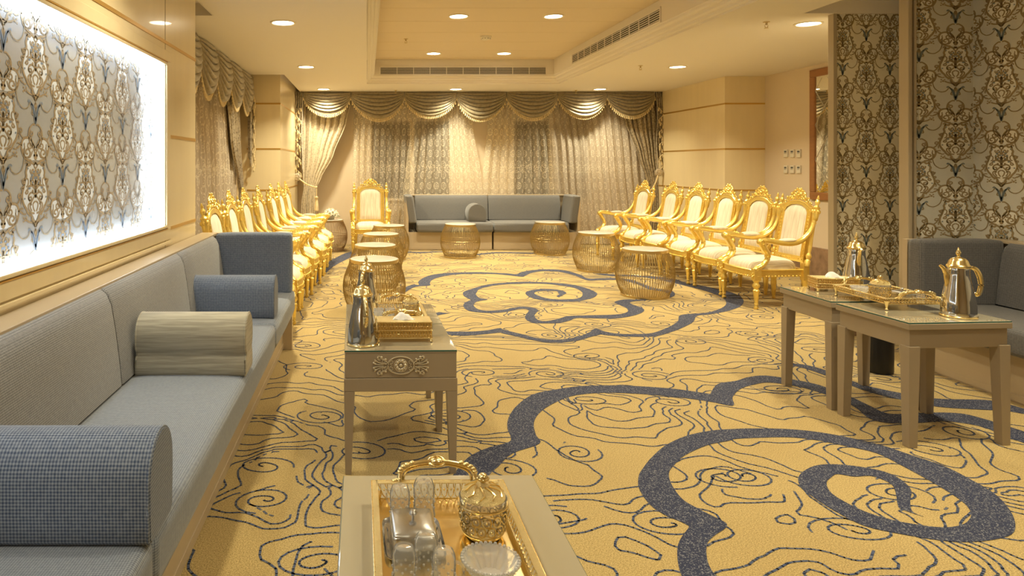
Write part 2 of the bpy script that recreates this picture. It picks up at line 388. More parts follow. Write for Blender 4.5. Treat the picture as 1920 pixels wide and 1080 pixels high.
struct('wall_behind', M().box(-2.2, 6.3, -3.2, -3.0, 0, 3.4), CREAMW, smooth=False)

# ------------------------------------------------------------------ ceiling
RX0, RX1, RY0, RY1 = 0.0, 3.15, -1.6, 11.2
m = M()
Z1 = CEIL+.06
m.box(XL-.2, RX0, 6.06, 10.06, CEIL, Z1).box(-1.22, RX0, 10.06, 12.42, CEIL, Z1).box(XP-.01, RX0, -3.2, 6.06, CEIL, Z1)
m.box(RX1, 6.2, 5.97, 12.42, CEIL, Z1).box(RX1, 3.81, -3.2, 5.97, CEIL, Z1)
m.box(RX0, RX1, RY1, 12.42, CEIL, Z1).box(RX0, RX1, -3.2, RY0, CEIL, Z1)
ceil = struct('ceiling', m, CEILM, smooth=False)
m = M().box(XL-.2, XP-.02, -3.2, 6.3, 2.93, 3.05).box(XL-.2, XP-.02, 6.054, 6.059, CEIL-.001, 3).box(3.82, 6.3, -3.2, 6.3, 2.93, 3.05)
m.box(3.811, 3.816, -3.2, 5.969, CEIL-.001, 3).box(3.816, 6.2, 5.963, 5.968, CEIL-.001, 3).box(-2, 6.2, 12.4, 13.05, 2.95, 3.0).box(XL-.2, -1.2, 10, 13, 2.95, 3).box(XP-.02, XP-.012, -3.2, 6.06, CEIL-.001, 3)
m.build('raised_ceiling', CEILM, ceil, smooth=False)
prof = [(.002, CEIL-.001), (.002, CEIL+.02), (.012, CEIL+.022), (.03, CEIL+.03), (.034, CEIL+.05), (.05, CEIL+.052), (.066, CEIL+.066), (.07, CEIL+.09), (.09, CEIL+.092), (.108, CEIL+.108), (.112, CEIL+.13), (.12, CEIL+.135), (.12, TRAY)]
m = M(); vs = []
for d, z in prof: vs += [(RX0+d, RY0+d, z), (RX1-d, RY0+d, z), (RX1-d, RY1-d, z), (RX0+d, RY1-d, z)]
m.add(vs, [(j*4+k, j*4+(k+1) % 4, j*4+4+(k+1) % 4, j*4+4+k) for j in range(len(prof)-1) for k in range(4)])
m.build('trim_1', CEILM, None, smooth=False, fix=False, kind='structure')
yb = RY1-.12; first = None; y = 10.88
edges = [yb, 10.88]
while y > RY0: y -= .69; edges.append(max(y, RY0+.12))
for a, b in zip(edges[1:], edges[:-1]):
    if b-a < .05: continue
    M().box(RX0+.12, RX1-.12, a+.004, b-.004, TRAY, TRAY+.02).build('ceiling_plank', CEILP, ceil, smooth=False, bevel=.003)
M().box(RX0, RX1, RY0, RY1, TRAY+.012, TRAY+.06).build('ceiling_backing', CEILM, ceil, smooth=False)

# downlights
RING = mat('lamp_ring', (.8,.72,.58), .4)
def lamp(x, y, z, wv, label, grp, size=.1):
    t = thing('ceiling_downlight', label, 'ceiling light', (x, y, z), 0, grp)
    M().lathe([(size+.022, 0), (size+.02, -.007), (size+.004, -.010), (size-.004, -.004), (size-.006, 0)], 32).build('trim_ring', RING, t)
    M().lathe([(0, -.005), (size-.006, -.005), (size-.006, -.001), (0, -.001)], 32).build('diffuser', LAMPM, t)
    ld = bpy.data.lights.new('lamp_beam', 'AREA'); ld.shape = 'DISK'; ld.size = size*1.7; ld.energy = wv; ld.color = LAMP_COL; ld.spread = math.radians(125)
    lo = bpy.data.objects.new('lamp_beam', ld); COL.objects.link(lo); lo.location = (x, y, z-.013)
    return t
g1 = 'round downlights in the lower ceiling border'; g2 = 'round downlights in the raised ceiling tray'
lamp(-.78, 6.35, CEIL, LAMP_W, 'large round downlight at top left beyond the light box wall', g1)
lamp(-.82, 9.23, CEIL, LAMP_W, 'round downlight in lower ceiling above the left chair row', g1)
lamp(-.76, 11.98, CEIL, LAMP_W*.85, 'round downlight above leftmost swag and its tied drape', g1)
lamp(1.56, 11.98, CEIL, LAMP_W*.85, 'round downlight over the middle of the window swags', g1)
lamp(4.09, 11.98, CEIL, LAMP_W*.85, 'round downlight above the right end of the window swags', g1)
lamp(4.20, 9.23, CEIL, LAMP_W, 'round downlight in lower ceiling above the right chair row', g1)
lamp(4.14, 6.40, CEIL, LAMP_W*.8, 'large round downlight beside the wallpapered column', g1)
lamp(1.05, 7.83, TRAY, INNER_W, 'left one of the two nearer downlights in ceiling tray', g2)
lamp(2.14, 7.83, TRAY, INNER_W, 'right one of the two nearer downlights in ceiling tray', g2)
lamp(1.02, 10.46, TRAY, INNER_W, 'left one of the two far downlights in ceiling tray', g2)
lamp(2.10, 10.46, TRAY, INNER_W, 'right one of the two far downlights in ceiling tray', g2)
# the same rows of lamps go on overhead and behind the camera, out of the photograph
over = ['overhead downlight above the long banquette', 'overhead downlight above the nearest bolster', 'overhead downlight before the wallpapered bay', 'overhead downlight beside the camera, right of the ceiling tray', 'left overhead downlight of ceiling tray above the ornament table', 'right overhead downlight of ceiling tray before the right tables',
        'left overhead downlight of ceiling tray near the camera', 'right overhead downlight of ceiling tray near the camera', 'overhead downlight of ceiling tray behind the camera']
for (x, y, z, k), l_ in zip(((-.78, 3.4, CEIL, .8), (-.78, .6, CEIL, .8), (3.5, 3.4, CEIL, 2.0), (3.5, .6, CEIL, .6), (1.05, 5.1, TRAY, .9), (2.14, 5.1, TRAY, .7), (1.05, 2.3, TRAY, 1), (2.14, 2.3, TRAY, .8), (1.6, -.4, TRAY, 1)), over):
    lamp(x, y, z, LAMP_W*k*.38, l_, 'downlights overhead outside the view')


# air vents
def vent(label, o, ax, L, h, cells):       # o: left end centre; ax 'x' or 'y' along the wall
    t = thing('air_vent', label, 'air vent', o, 0 if ax == 'x' else PI/2, None)
    m = M().box(0, L, -.012, 0, h/2, h/2+.022).box(0, L, -.012, 0, -h/2-.022, -h/2).box(-.022, 0, -.012, 0, -h/2-.022, h/2+.022).box(L, L+.022, -.012, 0, -h/2-.022, h/2+.022)
    m.build('frame', CEILM, t, smooth=False, bevel=.003)
    M().box(0, L, -.001, 0, -h/2, h/2).build('backing', mat('vent_dark', (.03,.027,.022), .8), t, smooth=False)
    for k in range(5):
        z = -h/2+h*(k+.5)/5
        M().box(0, L, -.009, -.002, z-.005, z+.003).build('slat', CEILM, t, smooth=False)
    for k in range(1, cells): M().box(L*k/cells-.004, L*k/cells+.004, -.011, -.001, -h/2, h/2).build('mullion', CEILM, t, smooth=False)
    return t
vent('long slotted air vent across the far end of ceiling tray', (.22, RY1-.12, 3.015), 'x', 2.68, .115, 10)
v2 = vent('long slotted air vent along the right side of ceiling tray', (RX1-.12, 10.05, 3.045), 'x', 3.0, .12, 11)
v2.rotation_euler = (0,0,-PI/2)

# sprinklers and detector
def sprinkler(x, y, z, label):
    t = thing('fire_sprinkler', label, 'sprinkler', (x, y, z), 0, 'ceiling sprinklers')
    M().lathe([(.03, 0), (.03, -.004), (.012, -.008), (.008, -.02), (.008, -.03)], 16).build('rosette', BRASSR, t)
    m = M().tube([(.009, 0, -.025), (.017, 0, -.037), (.004, 0, -.055)], .003, 6).tube([(-.009, 0, -.025), (-.017, 0, -.037), (-.004, 0, -.055)], .003, 6).lathe([(.0, -.054), (.02, -.056), (.018, -.060), (0, -.06)], 14)
    m.build('deflector', BRASSR, t); return t
for u, v, z, lab in ((761, 73, TRAY, 'sprinkler head in the ceiling tray, left of smoke detector'), (1437, 41, CEIL, 'largest sprinkler head, beside the downlight near the column'), (1201, 123, CEIL, 'sprinkler head in lower ceiling right of the side vent'),
                     (742, 169, CEIL, 'small sprinkler head above the second swag from left'), (1080, 169, CEIL, 'small sprinkler head above the sixth swag from left')):
    d = (z-EYE)*F/(PY-v); sprinkler((u-PX)/F*d, d, z, lab)
d = (TRAY-EYE)*F/(PY-68)
t = thing('smoke_detector', 'white dome smoke detector between the ceiling tray downlights', 'smoke detector', ((911-PX)/F*d, d, TRAY))
M().lathe([(.075, 0), (.075, -.012), (.066, -.03), (.05, -.045), (0, -.05)], 28).build('dome', WHITEP, t)
m = M()
for k in range(10): m.box(.052, .064, -.006, .006, -.038, -.03, Matrix.Rotation(2*PI*k/10, 4, 'Z'))
m.build('vent_slots', GREYP, t)

# ------------------------------------------------------------------ wallpaper print
WG = mat('wallpaper_gold_line', (.40, .30, .15), .4, .25)
WD = mat('wallpaper_dark_line', (.28, .21, .12), .5)
WB = mat('wallpaper_slate_leaf', (.24, .28, .28), .5)
WW = mat('wallpaper_pale_field', (.85, .82, .72), .45)
def arc(cx, cy, r0, r1, a0, a1, n=14):
    return [(cx+lerp(r0, r1, k/n)*math.cos(math.radians(lerp(a0, a1, k/n))), cy+lerp(r0, r1, k/n)*math.sin(math.radians(lerp(a0, a1, k/n)))) for k in range(n+1)]
def s2(pts, n=5): return [(p.x, p.y) for p in spline([(a, b, 0) for a, b in pts], n)]
# motif in pixels: x right of centre, y down from the tulip's tip (period 568)
GL = []    # (points, width) mirrored gold lines
GL += [(s2([(4,4),(18,2),(40,22),(46,55),(36,85),(14,104)]), 6), (arc(27,42,16,3,-80,420), 5), (s2([(30,56),(26,80),(10,98),(4,120)]), 5)]
GL += [(s2([(6,108),(24,76),(52,62),(82,72),(92,104),(80,140),(54,160),(26,166)]), 9), (arc(54,128,30,4,-60,500), 6), (s2([(80,66),(94,54),(104,36)]), 5), (arc(96,34,13,3,20,-400), 5), (s2([(88,96),(102,100),(116,112)]), 6), (s2([(96,92),(110,88),(120,90)]), 4), (s2([(4,128),(16,112),(26,96)]), 4)]
GL += [(s2([(0,168),(10,180),(28,172),(40,184),(54,180),(58,200),(64,214),(60,232),(68,250),(74,272),(84,300),(86,330),(74,358),(60,376),(48,396),(26,408),(18,430),(0,440)]), 9)]
GL += [(arc(62,176,10,3,90,400), 5), (arc(76,252,9,3,160,500), 5), (arc(88,286,8,3,160,480), 4)]
GL += [(s2([(0,330),(10,312),(28,306),(44,316),(46,334),(34,344)]), 6), (arc(34,330,13,3,-40,360), 5), (s2([(4,292),(22,276),(44,278),(52,292)]), 7), (s2([(6,400),(26,396),(44,380),(48,362),(36,352),(26,362)]), 6), (s2([(0,345),(16,356),(14,376),(4,392)]), 5)]
GL += [(s2([(4,452),(22,440),(44,434),(60,424)]), 6), (s2([(2,462),(14,446),(30,420)]), 5), (s2([(0,470),(7,500),(6,540),(0,565)]), 8)]
GL += [(s2([(2,246),(4,280),(2,330)]), 5)]
GL += [(arc(16,214,12,3,-120,300), 5), (arc(22,258,15,4,120,-300), 6), (s2([(0,282),(20,270),(34,250),(30,236)]), 5), (s2([(0,316),(22,340),(36,366),(24,388)]), 5), (arc(58,300,11,3,0,420), 5), (s2([(60,240),(48,250),(50,270),(62,280)]), 4)]
GL += [(s2([(0,200),(10,188),(8,176)]), 5), (s2([(16,226),(28,222),(36,212),(34,202)]), 5), (s2([(70,272),(84,262),(90,246)]), 4), (s2([(84,330),(94,340),(92,356)]), 4), (s2([(60,396),(76,398),(86,388)]), 4), (arc(40,96,18,4,200,-260), 5), (s2([(20,118),(34,146),(50,150)]), 4), (arc(18,520,9,2,-90,300), 4), (s2([(6,492),(18,500),(24,512)]), 4)]
CH = s2([(34,472),(52,498),(82,504),(110,482),(122,450),(126,410),(124,370)], 8)   # hanging chain
BL = [s2([(0,566),(12,520),(24,486),(40,466),(48,474)]), s2([(0,556),(6,520),(16,490),(30,478)])]
def blob(cx, cy, r, n=8, sq=1): return [(cx+r*math.cos(2*PI*k/n), cy+r*sq*math.sin(2*PI*k/n)) for k in range(n)]
BLOB_G = [blob(0,142,13,8,1.5), blob(0,225,11), blob(15,238,9), blob(0,208,7), blob(0,262,12), blob(0,176,6), blob(68,424,7), blob(78,414,5), blob(80,430,5), blob(60,414,5), blob(0,450,10,8,1.6), blob(9,140,6), blob(20,300,7), blob(0,300,8), blob(40,408,5)]
BLOB_D = [blob(24,228,7), blob(12,214,5), blob(30,244,6), blob(6,240,6), blob(42,286,8,8,.7), blob(20,262,5), blob(72,330,5), blob(52,198,5)]
FIELD = s2([(0,172),(28,180),(50,192),(58,222),(68,255),(80,300),(82,335),(68,362),(50,386),(20,405),(0,436)])
FIELD2 = [(0,108)]+s2([(6,108),(24,80),(52,66),(80,76),(88,104),(78,138),(54,156),(26,162),(0,160)])
def ribbon(m, pts, wd):
    n = len(pts); vs = []
    for i, p in enumerate(pts):
        a = pts[max(i-1,0)]; b = pts[min(i+1,n-1)]; dx, dy = b[0]-a[0], b[1]-a[1]; l = math.hypot(dx, dy) or 1
        k = wd/2*(.35 if i in (0, n-1) else 1); vs += [(p[0]-dy/l*k, p[1]+dx/l*k, 0), (p[0]+dy/l*k, p[1]-dx/l*k, 0)]
    m.add(vs, [(2*i, 2*i+1, 2*i+3, 2*i+2) for i in range(n-1)])
def poly(m, pts): m.add([(a, b, 0) for a, b in pts], [tuple(range(len(pts)))])
def mir(pts): return [(-a, b) for a, b in pts]
LAY = [M() for _ in range(5)]        # pale field, dark, gold, slate, chain
for sgn in (1, -1):
    q = (lambda p: p) if sgn > 0 else mir
    poly(LAY[0], q(FIELD)); poly(LAY[0], q(FIELD2))
    for pts, wd in GL: ribbon(LAY[1], q(pts), wd+3); ribbon(LAY[2], q(pts), wd)
    for b in BL: ribbon(LAY[3], q(b), 9)
    for b in BLOB_G:
        if sgn > 0 or abs(sum(p[0] for p in b)) > 1: poly(LAY[2], q(b))
    for b in BLOB_D: poly(LAY[3], q(b))
    n = len(CH)
    for i in range(n-1):
        a, b = CH[i], CH[i+1]; ribbon(LAY[4], q([a, ((a[0]+b[0])/2+1.5, (a[1]+b[1])/2), b]), 8.5)
    pass
LM = [WW, WD, WG, WB, WG]
LN = ['printed_field', 'printed_outline', 'printed_scrollwork', 'printed_leaves', 'printed_garland']
def paper(parent, O, A, nrm, W, H, sw, P, phase=0, v0=0, sc_w=None, LM=LM):
    """print the motif over a W x H rectangle: O corner, A unit vector along the wall, Z up, nrm away from wall"""
    A = Vector(A); nrm = Vector(nrm); O = Vector(O); kx = (sc_w or sw)/200; ky = P/568
    for li in range(5):
        vs0 = np.array(LAY[li].v)[:, :2]*(kx, ky); fs = LAY[li].f
        out = M(); c = -1
        ncol = int(W/sw)+3
        for c in range(-1, ncol):
            cx = phase+c*sw
            for r in range(-2, int(H/P)+3):
                top = v0+r*P+(P/2 if c % 2 else 0)
                X = vs0[:, 0]+cx; Zz = top-vs0[:, 1]
                if X.max() < 0 or X.min() > W or Zz.max() < 0 or Zz.min() > H: continue
                ok = (X >= 0) & (X <= W) & (Zz >= 0) & (Zz <= H)
                if ok.all(): F2 = fs
                else: F2 = [f for f in fs if all(ok[i] for i in f)]
                off = .0006+.0004*li
                base = len(out.v)
                P0 = O+nrm*off
                out.v += [(P0.x+A.x*x, P0.y+A.y*x, P0.z+zz) for x, zz in zip(X, Zz)]
                out.f += [tuple(i+base for i in f) for f in F2]
        out.build(LN[li], LM[li], parent, smooth=False, fix=False, kind='stuff')
paper(wc, (CX0+.02, CY, .36), (1,0,0), (0,-1,0), .64, 2.75, .208, .60, .06, .12)
paper(wi, (4.275, IY, .8), (1,0,0), (0,-1,0), .475, 2.3, .287, .60, .05, .30)
paper(wr2, (4.75, IY, .8), (0,-1,0), (-1,0,0), 2.6, 2.3, .287, .60, .24, .42)

# light box: mouldings, wallpapered back, LED strips round the rim
lb = thing('light_box', 'large wall light box with white glowing rim over scrolled damask wallpaper', 'light box', (XP, 0, 0))
def ring_boxes(m, y0, y1, z0, z1, w_, x0, x1):
    m.box(x0, x1, y0-w_, y1+w_, z1, z1+w_).box(x0, x1, y0-w_, y1+w_, z0-w_, z0).box(x0, x1, y0-w_, y0, z0, z1).box(x0, x1, y1, y1+w_, z0, z1); return m
y0, y1, z0, z1 = LB['y0'], LB['y1'], LB['z0'], LB['z1']
ring_boxes(M(), y0, y1, z0, z1, .018, .001, .014).build('inner_frame', CREAM, lb, smooth=False, bevel=.004)
ring_boxes(M(), y0-.022, y1+.022, z0-.022, z1+.022, .008, .001, .010).build('metal_bead', TRIMG, lb, smooth=False, bevel=.002)
ring_boxes(M(), y0-.03, y1+.03, z0-.03, z1+.03, .07, .001, .008).build('outer_frame', CREAM, lb, smooth=False, bevel=.004)
M().box(.008, .02, y0-.1, y1+.11, z0-.125, z0-.105).build('lower_ledge', CREAM, lb, smooth=False, bevel=.005)
bk = M().box(-.088, -.080, y0+.002, y1-.002, z0+.002, z1-.002).build('back_panel', mat('light_box_paper', (.50, .52, .54), .2, .3), lb, smooth=False)
paper(lb, (-.080, y0+.01, z0+.01), (0,1,0), (1,0,0), y1-y0-.02, z1-z0-.02, .262, .545, .20, .30, LM=[mat('light_box_field', (.72,.76,.80), .4), mat('light_box_outline', (.30,.25,.19), .4), mat('light_box_gold', (.42,.32,.19), .35, .3), mat('light_box_slate', (.20,.25,.32), .4), mat('light_box_gold_chain', (.40,.33,.22), .4, .2)])
for a in ((y0+.002, y1-.002, z1-.012, z1-.002), (y0+.002, y1-.002, z0+.002, z0+.012), (y1-.012, y1-.002, z0+.014, z1-.014), (y0+.002, y0+.012, z0+.014, z1-.014)):
    M().box(-.070, -.012, *a).build('led_strip', STRIPM, lb, smooth=False)

# thermostats
t0 = None
labs = ['left thermostat of the upper row on plain wall', 'middle thermostat of the upper row on plain wall', 'right thermostat of the upper row, nearest the mirror', 'left thermostat of the lower row on plain wall', 'middle thermostat of the lower row on plain wall', 'right thermostat of the lower row, nearest the mirror']
for i in range(6):
    u = (1475, 1487.3, 1499.5)[i % 3]; v = (287.5, 317.5)[i//3]
    Y = 5.97*F/(u-PX); z = EYE-(v-PY)/F*Y
    t = thing('thermostat', labs[i], 'thermostat', (5.97, Y, z), 0, 'wall thermostats')
    M().box(-.022, 0, -.042, .042, -.055, .055).build('housing', WHITEP, t, smooth=False, bevel=.005)
    M().box(-.0235, -.021, -.030, .022, .012, .036).build('display', GREYP, t, smooth=False)
    m = M()
    for k in range(3): m.box(-.025, -.021, -.024+.018*k, -.014+.018*k, -.004, .002)
    m.build('buttons', GREYP, t, smooth=False)

# mirror
t = thing('wall_mirror', 'tall mirror framed in brown wood, its glass crossed by diamond lines', 'mirror', (5.97, 0, 0))
my0, my1, mz0, mz1 = 6.55, 9.17, 1.0, 2.78
ring_boxes(M(), my0+.09, my1-.10, mz0+.13, mz1-.12, .10, -.03, -.001).build('frame', BROWNF, t, smooth=False, bevel=.008)
M().box(-.012, -.004, my0+.09, my1-.10, mz0+.13, mz1-.12).build('mirror_glass', MIRROR, t, smooth=False)
m = M(); yy0, yy1, zz0, zz1 = my0+.09, my1-.10, mz0+.13, mz1-.12
BEV = mat('bevel_line', (.75, .72, .62), .15, .6)
for sg in (1, -1):
    for k in range(-12, 16):
        pts = []
        for q in range(81):
            yy = lerp(yy0, yy1, q/80); zz = 1.1+k*.46+sg*(yy-yy1)*1.28
            if zz0 <= zz <= zz1: pts.append((-.0135, yy, zz))
        if len(pts) > 1: m.tube([pts[0], pts[-1]], .004, 4)
m.build('bevel_lines', BEV, t, smooth=False)

# ================================================================== CARPET PATTERN (woven, laid flush on the floor)
def band(pairs, o=(0,0), s=1.0, z=.0022):
    m = M(); A = [fl(o[0]+p[0][0]/s, o[1]+p[0][1]/s) for p in pairs]; B = [fl(o[0]+p[1][0]/s, o[1]+p[1][1]/s) for p in pairs]
    return A, B
def bands(segs, z=.0022, n=4):
    A = []; B = []
    for prs, o, s in segs:
        a, b = band(prs, o, s); A += a; B += b
    m = M(); vs = []
    SA = spline([(x, y, z) for x, y in A], n); SB = spline([(x, y, z) for x, y in B], n)
    for a, b in zip(SA, SB): vs += [a, b]
    return m.add(vs, [(2*i, 2*i+1, 2*i+3, 2*i+2) for i in range(len(SA)-1)])
SA_, SC_ = 1920/340, 1337/520
oA, oB, oC, oD = (740,480), (1080,480), (860,660), (1380,660)
far1 = [([((-60,450),(-58,470)),((60,372),(60,430)),((120,330),(130,375)),((195,303),(200,335)),((255,308),(270,322)),((250,275),(375,312)),((300,235),(372,290)),((380,205),(405,250)),((480,188),(520,215)),((640,177),(680,195)),((850,172),(860,190)),((1050,178),(1050,192)),((1200,187),(1200,205)),((1290,193),(1345,221)),((1340,172),(1378,213)),((1430,155),(1450,180)),((1560,143),(1570,162)),((1700,143),(1700,165)),((1820,157),(1810,182))], oA, SA_),
        ([((0,185),(0,212)),((60,205),(50,235)),((120,238),(130,262)),((250,238),(250,258)),((420,235),(430,255)),((500,240),(500,262)),((600,258),(620,290)),((720,300),(740,340)),((850,345),(850,390)),((1000,366),(955,415)),((1048,400),(958,428)),((1020,435),(945,440)),((900,452),(900,447)),((760,468),(760,455)),((690,476),(640,463)),((610,484),(500,463)),((570,494),(408,488)),((592,512),(450,515)),((650,532),(530,550)),((705,555),(550,582)),((722,578),(530,600)),((690,605),(460,618)),((600,635),(330,625)),((450,660),(200,628)),((300,663),(150,629)),((150,660),(60,631))], oB, SA_),
        ([((1920,660),(1920,632)),((1840,690),(1820,640)),((1730,712),(1720,670)),((1600,715),(1600,690)),((1470,710),(1520,680)),((1400,680),(1480,640)),((1380,645),(1490,615)),((1415,590),(1518,580)),((1420,575),(1490,555)),((1380,562),(1400,542)),((1300,565),(1310,540)),((1200,590),(1200,562)),((1050,605),(1050,578)),((900,600),(950,578)),((780,580),(870,558)),((730,540),(835,520)),((740,500),(860,490)),((800,470),(920,475)),((800,462),(985,463)),((740,430),(900,445)),((722,400),(860,410)),((740,375),(870,385)),((830,345),(900,350)),((950,310),(1020,320)),((1100,288),(1130,305)),((1350,275),(1350,293)),((1600,280),(1600,297)),((1800,295),(1790,318))], oA, SA_),
        ([((0,312),(0,345)),((120,345),(60,380)),((200,380),(70,405)),((225,405),(60,430)),((190,440),(20,450)),((90,468),(-60,460))], oB, SA_),
        ([((1920,483),(1850,460)),((1750,485),(1730,462)),((1600,475),(1620,450)),((1450,445),(1530,425)),((1385,400),(1480,400)),((1420,370),(1500,380)),((1550,350),(1590,370)),((1700,355),(1700,370)),((1780,370),(1730,385)),((1818,395),(1745,405)),((1770,420),(1715,425)),((1740,440),(1735,438))], oA, SA_)]
far2 = [([((180,185),(182,187)),((300,190),(300,205)),((420,198),(420,215)),((700,205),(700,225)),((1020,240),(1020,285)),((1150,280),(1150,315)),((1330,315),(1330,360)),((1500,350),(1480,410)),((1640,385),(1560,450)),((1740,430),(1590,490)),((1775,480),(1575,530)),((1740,535),(1500,570)),((1620,580),(1400,598)),((1450,615),(1285,610)),((1285,635),(1105,628)),((1240,700),(1080,690)),((1130,760),(1000,745)),((1000,810),(880,795)),((850,850),(800,818)),((680,858),(680,828)),((450,850),(450,825)),((275,832),(290,797)),((262,832),(205,770)),((150,860),(130,815)),((0,902),(0,862))], oB, SA_),
        ([((1700,920),(1700,888)),((1500,900),(1500,868)),((1300,855),(1330,825)),((1140,820),(1160,785)),((1118,812),(1115,765)),((1000,825),(1000,785)),((850,838),(850,800)),((700,845),(700,802)),((570,835),(560,800)),((420,810),(440,780)),((300,760),(340,740)),((280,700),(330,700)),((330,650),(370,662)),((455,598),(460,630)),((520,602),(520,618)),((590,606),(590,607))], oA, SA_)]
near0 = [([((-60,640),(110,660)),((8,550),(155,585)),((60,500),(190,555)),((150,460),(260,490)),((250,430),(390,443)),((235,370),(372,400)),((240,320),(362,345)),((280,260),(385,300)),((360,205),(440,258)),((480,180),(540,215)),((600,165),(650,200)),((750,162),(760,198)),((900,168),(900,205)),((1050,180),(1050,218)),((1205,202),(1210,240)),((1215,198),(1322,260)),((1250,155),(1320,220))], oC, SC_),
         ([((0,140),(20,180)),((60,122),(80,160)),((150,115),(160,148)),((300,138),(300,168)),((400,160),(400,195)),((480,190),(480,225)),((560,220),(570,265)),((640,258),(640,320)),((720,295),(720,342)),((800,300),(800,345)),((900,295),(900,342)),((1000,293),(1000,335)),((1100,300),(1100,345)),((1200,325),(1200,365)),((1280,350),(1290,405)),((1389,385),(1389,440)),((1500,430),(1500,490))], oD, SC_)]
near1 = [([((180,57),(182,59)),((240,55),(240,60)),((330,62),(330,80)),((420,85),(420,110)),((500,115),(500,140)),((600,155),(600,180)),((700,180),(700,210)),((800,200),(800,232)),((900,218),(900,252)),((1000,228),(1000,268)),((1200,232),(1200,280)),((1300,250),(1300,285)),((1389,275),(1389,300))], oD, SC_)]
near2 = [([((1180,1250),(1350,1250)),((1130,1170),(1290,1170)),((1075,1080),(1235,1080)),((1055,1000),(1200,1010)),((1058,930),(1197,930)),((1085,880),(1232,888)),((1110,845),(1285,852)),((1095,832),(1290,828)),((1060,815),(1240,800)),((990,785),(1180,770)),((920,735),(1090,720)),((870,660),(1045,670)),((868,600),(1018,620)),((890,560),(1015,580)),((930,510),(1040,545)),((1000,450),(1090,500)),((1100,405),(1200,450)),((1220,380),(1300,430))], oC, SC_),
         ([((0,372),(0,420)),((100,370),(100,415)),((250,373),(250,412)),((400,388),(380,425)),((550,415),(530,455)),((700,450),(680,490)),((850,500),(820,560)),((1000,550),(930,620)),((1120,610),(1030,680)),((1240,680),(1100,730)),((1310,750),(1130,770)),((1345,820),(1130,800)),((1330,880),(1100,830)),((1220,910),(1040,845)),((1080,918),(960,845)),((950,905),(850,830)),((800,880),(750,810)),((620,840),(620,770)),((480,770),(500,710)),((370,700),(450,670)),((305,640),(437,630)),((310,590),(460,605)),((380,550),(490,590)),((480,543),(570,602)),((600,555),(640,598)),((720,580),(690,610)),((800,620),(750,640)),((845,670),(770,680)),((840,720),(780,740)),((850,770),(800,760)),((905,795),(904,796))], oD, SC_)]
back0 = [([((570,540),(580,545)),((590,512),(602,522)),((615,492),(625,500)),((645,476),(655,484)),((664,471),(668,477))], (0,0), 1)]
back1 = [([((763,472),(763,473.5)),((790,473),(790,475)),((830,472),(830,473)),((880,477),(880,479)),((932,473),(932,475)),((1000,474.5),(1000,476))], (0,0), 1)]
SWIRL = []
for sg in (far1, far2, near0, near1, near2, back0, back1):
    mm = bands(sg); SWIRL.append(mm); mm.build('carpet_swirl', NAVY, floor, smooth=False, fix=False)

# fine contour lines: marching squares over a noise field, as thin flat ribbons
ros_px = [((680,310),(340,660)),((600,70),(340,660)),((400,550),(340,660)),((400,712),(340,660)),((660,1015),(340,660)),((860,480),(340,660)),((570,485),(860,660)),((1270,600),(860,660)),((1020,240),(860,660)),((430,105),(860,660)),((105,100),(860,660)),((630,20),(860,660)),((930,115),(860,660)),((1010,830),(860,660)),((460,800),(860,660)),((245,565),(860,660)),((620,230),(860,660)),((210,180),(1380,660)),((130,40),(1380,660)),((1090,385),(1380,660)),((940,470),(1380,660)),((570,860),(1380,660)),((770,680),(1380,660)),((45,600),(1380,660))]
ROS = [fl(o[0]+p[0]/2.571, o[1]+p[1]/2.571) for p, o in ros_px]
tries = 0
while tries < 4000:
    tries += 1; p = (rnd.uniform(-1.2, 5.6), rnd.uniform(1.3, 12.6))
    if all(math.hypot(p[0]-q[0], (p[1]-q[1])) > .58 for q in ROS) and (p[1] > 4.6 or rnd.random() < .2): ROS.append(p)
gx0, gx1, gy0, gy1, h = -1.3, 5.9, 1.0, 12.8, .03
nx, ny = int((gx1-gx0)/h), int((gy1-gy0)/h)
def gnoise(X, Y, seed):
    rs = np.random.RandomState(seed); tab = rs.rand(64, 64)
    xi = np.floor(X).astype(int); yi = np.floor(Y).astype(int); fx = X-xi; fy = Y-yi
    fx = fx*fx*fx*(fx*(fx*6-15)+10); fy = fy*fy*fy*(fy*(fy*6-15)+10)
    g = lambda a, b: tab[a % 64, b % 64]
    return (g(xi, yi)*(1-fx)+g(xi+1, yi)*fx)*(1-fy)+(g(xi, yi+1)*(1-fx)+g(xi+1, yi+1)*fx)*fy
GX, GY = np.meshgrid(gx0+h*np.arange(nx+1), gy0+h*np.arange(ny+1))
WX = GX+.18*(gnoise(GX*3.1, GY*3.1, 3)-.5)+.085*(gnoise(GX*8, GY*8, 5)-.5); WY = GY+.18*(gnoise(GX*3.1, GY*3.1, 4)-.5)+.085*(gnoise(GX*8, GY*8, 6)-.5)
FLD = 5.0*gnoise(WX*.75, WY*1.15, 11)+2.2*gnoise(WX*1.9+7, WY*2.6, 12)+.30*gnoise(WX*5, WY*6, 13)
mask = np.zeros_like(FLD, bool)
for x, y in ROS:
    rr = np.sqrt(((WX-x)/1.25)**2+(WY-y)**2); FLD += 1.1*np.exp(-(rr/.17)**2); mask |= rr < .118
G = np.sin(2*PI*FLD*1.12)
lm = M(); WL = .0050; ZL = .0012
def cross(a, b, pa, pb): t = a/(a-b); return (pa[0]+(pb[0]-pa[0])*t, pa[1]+(pb[1]-pa[1])*t)
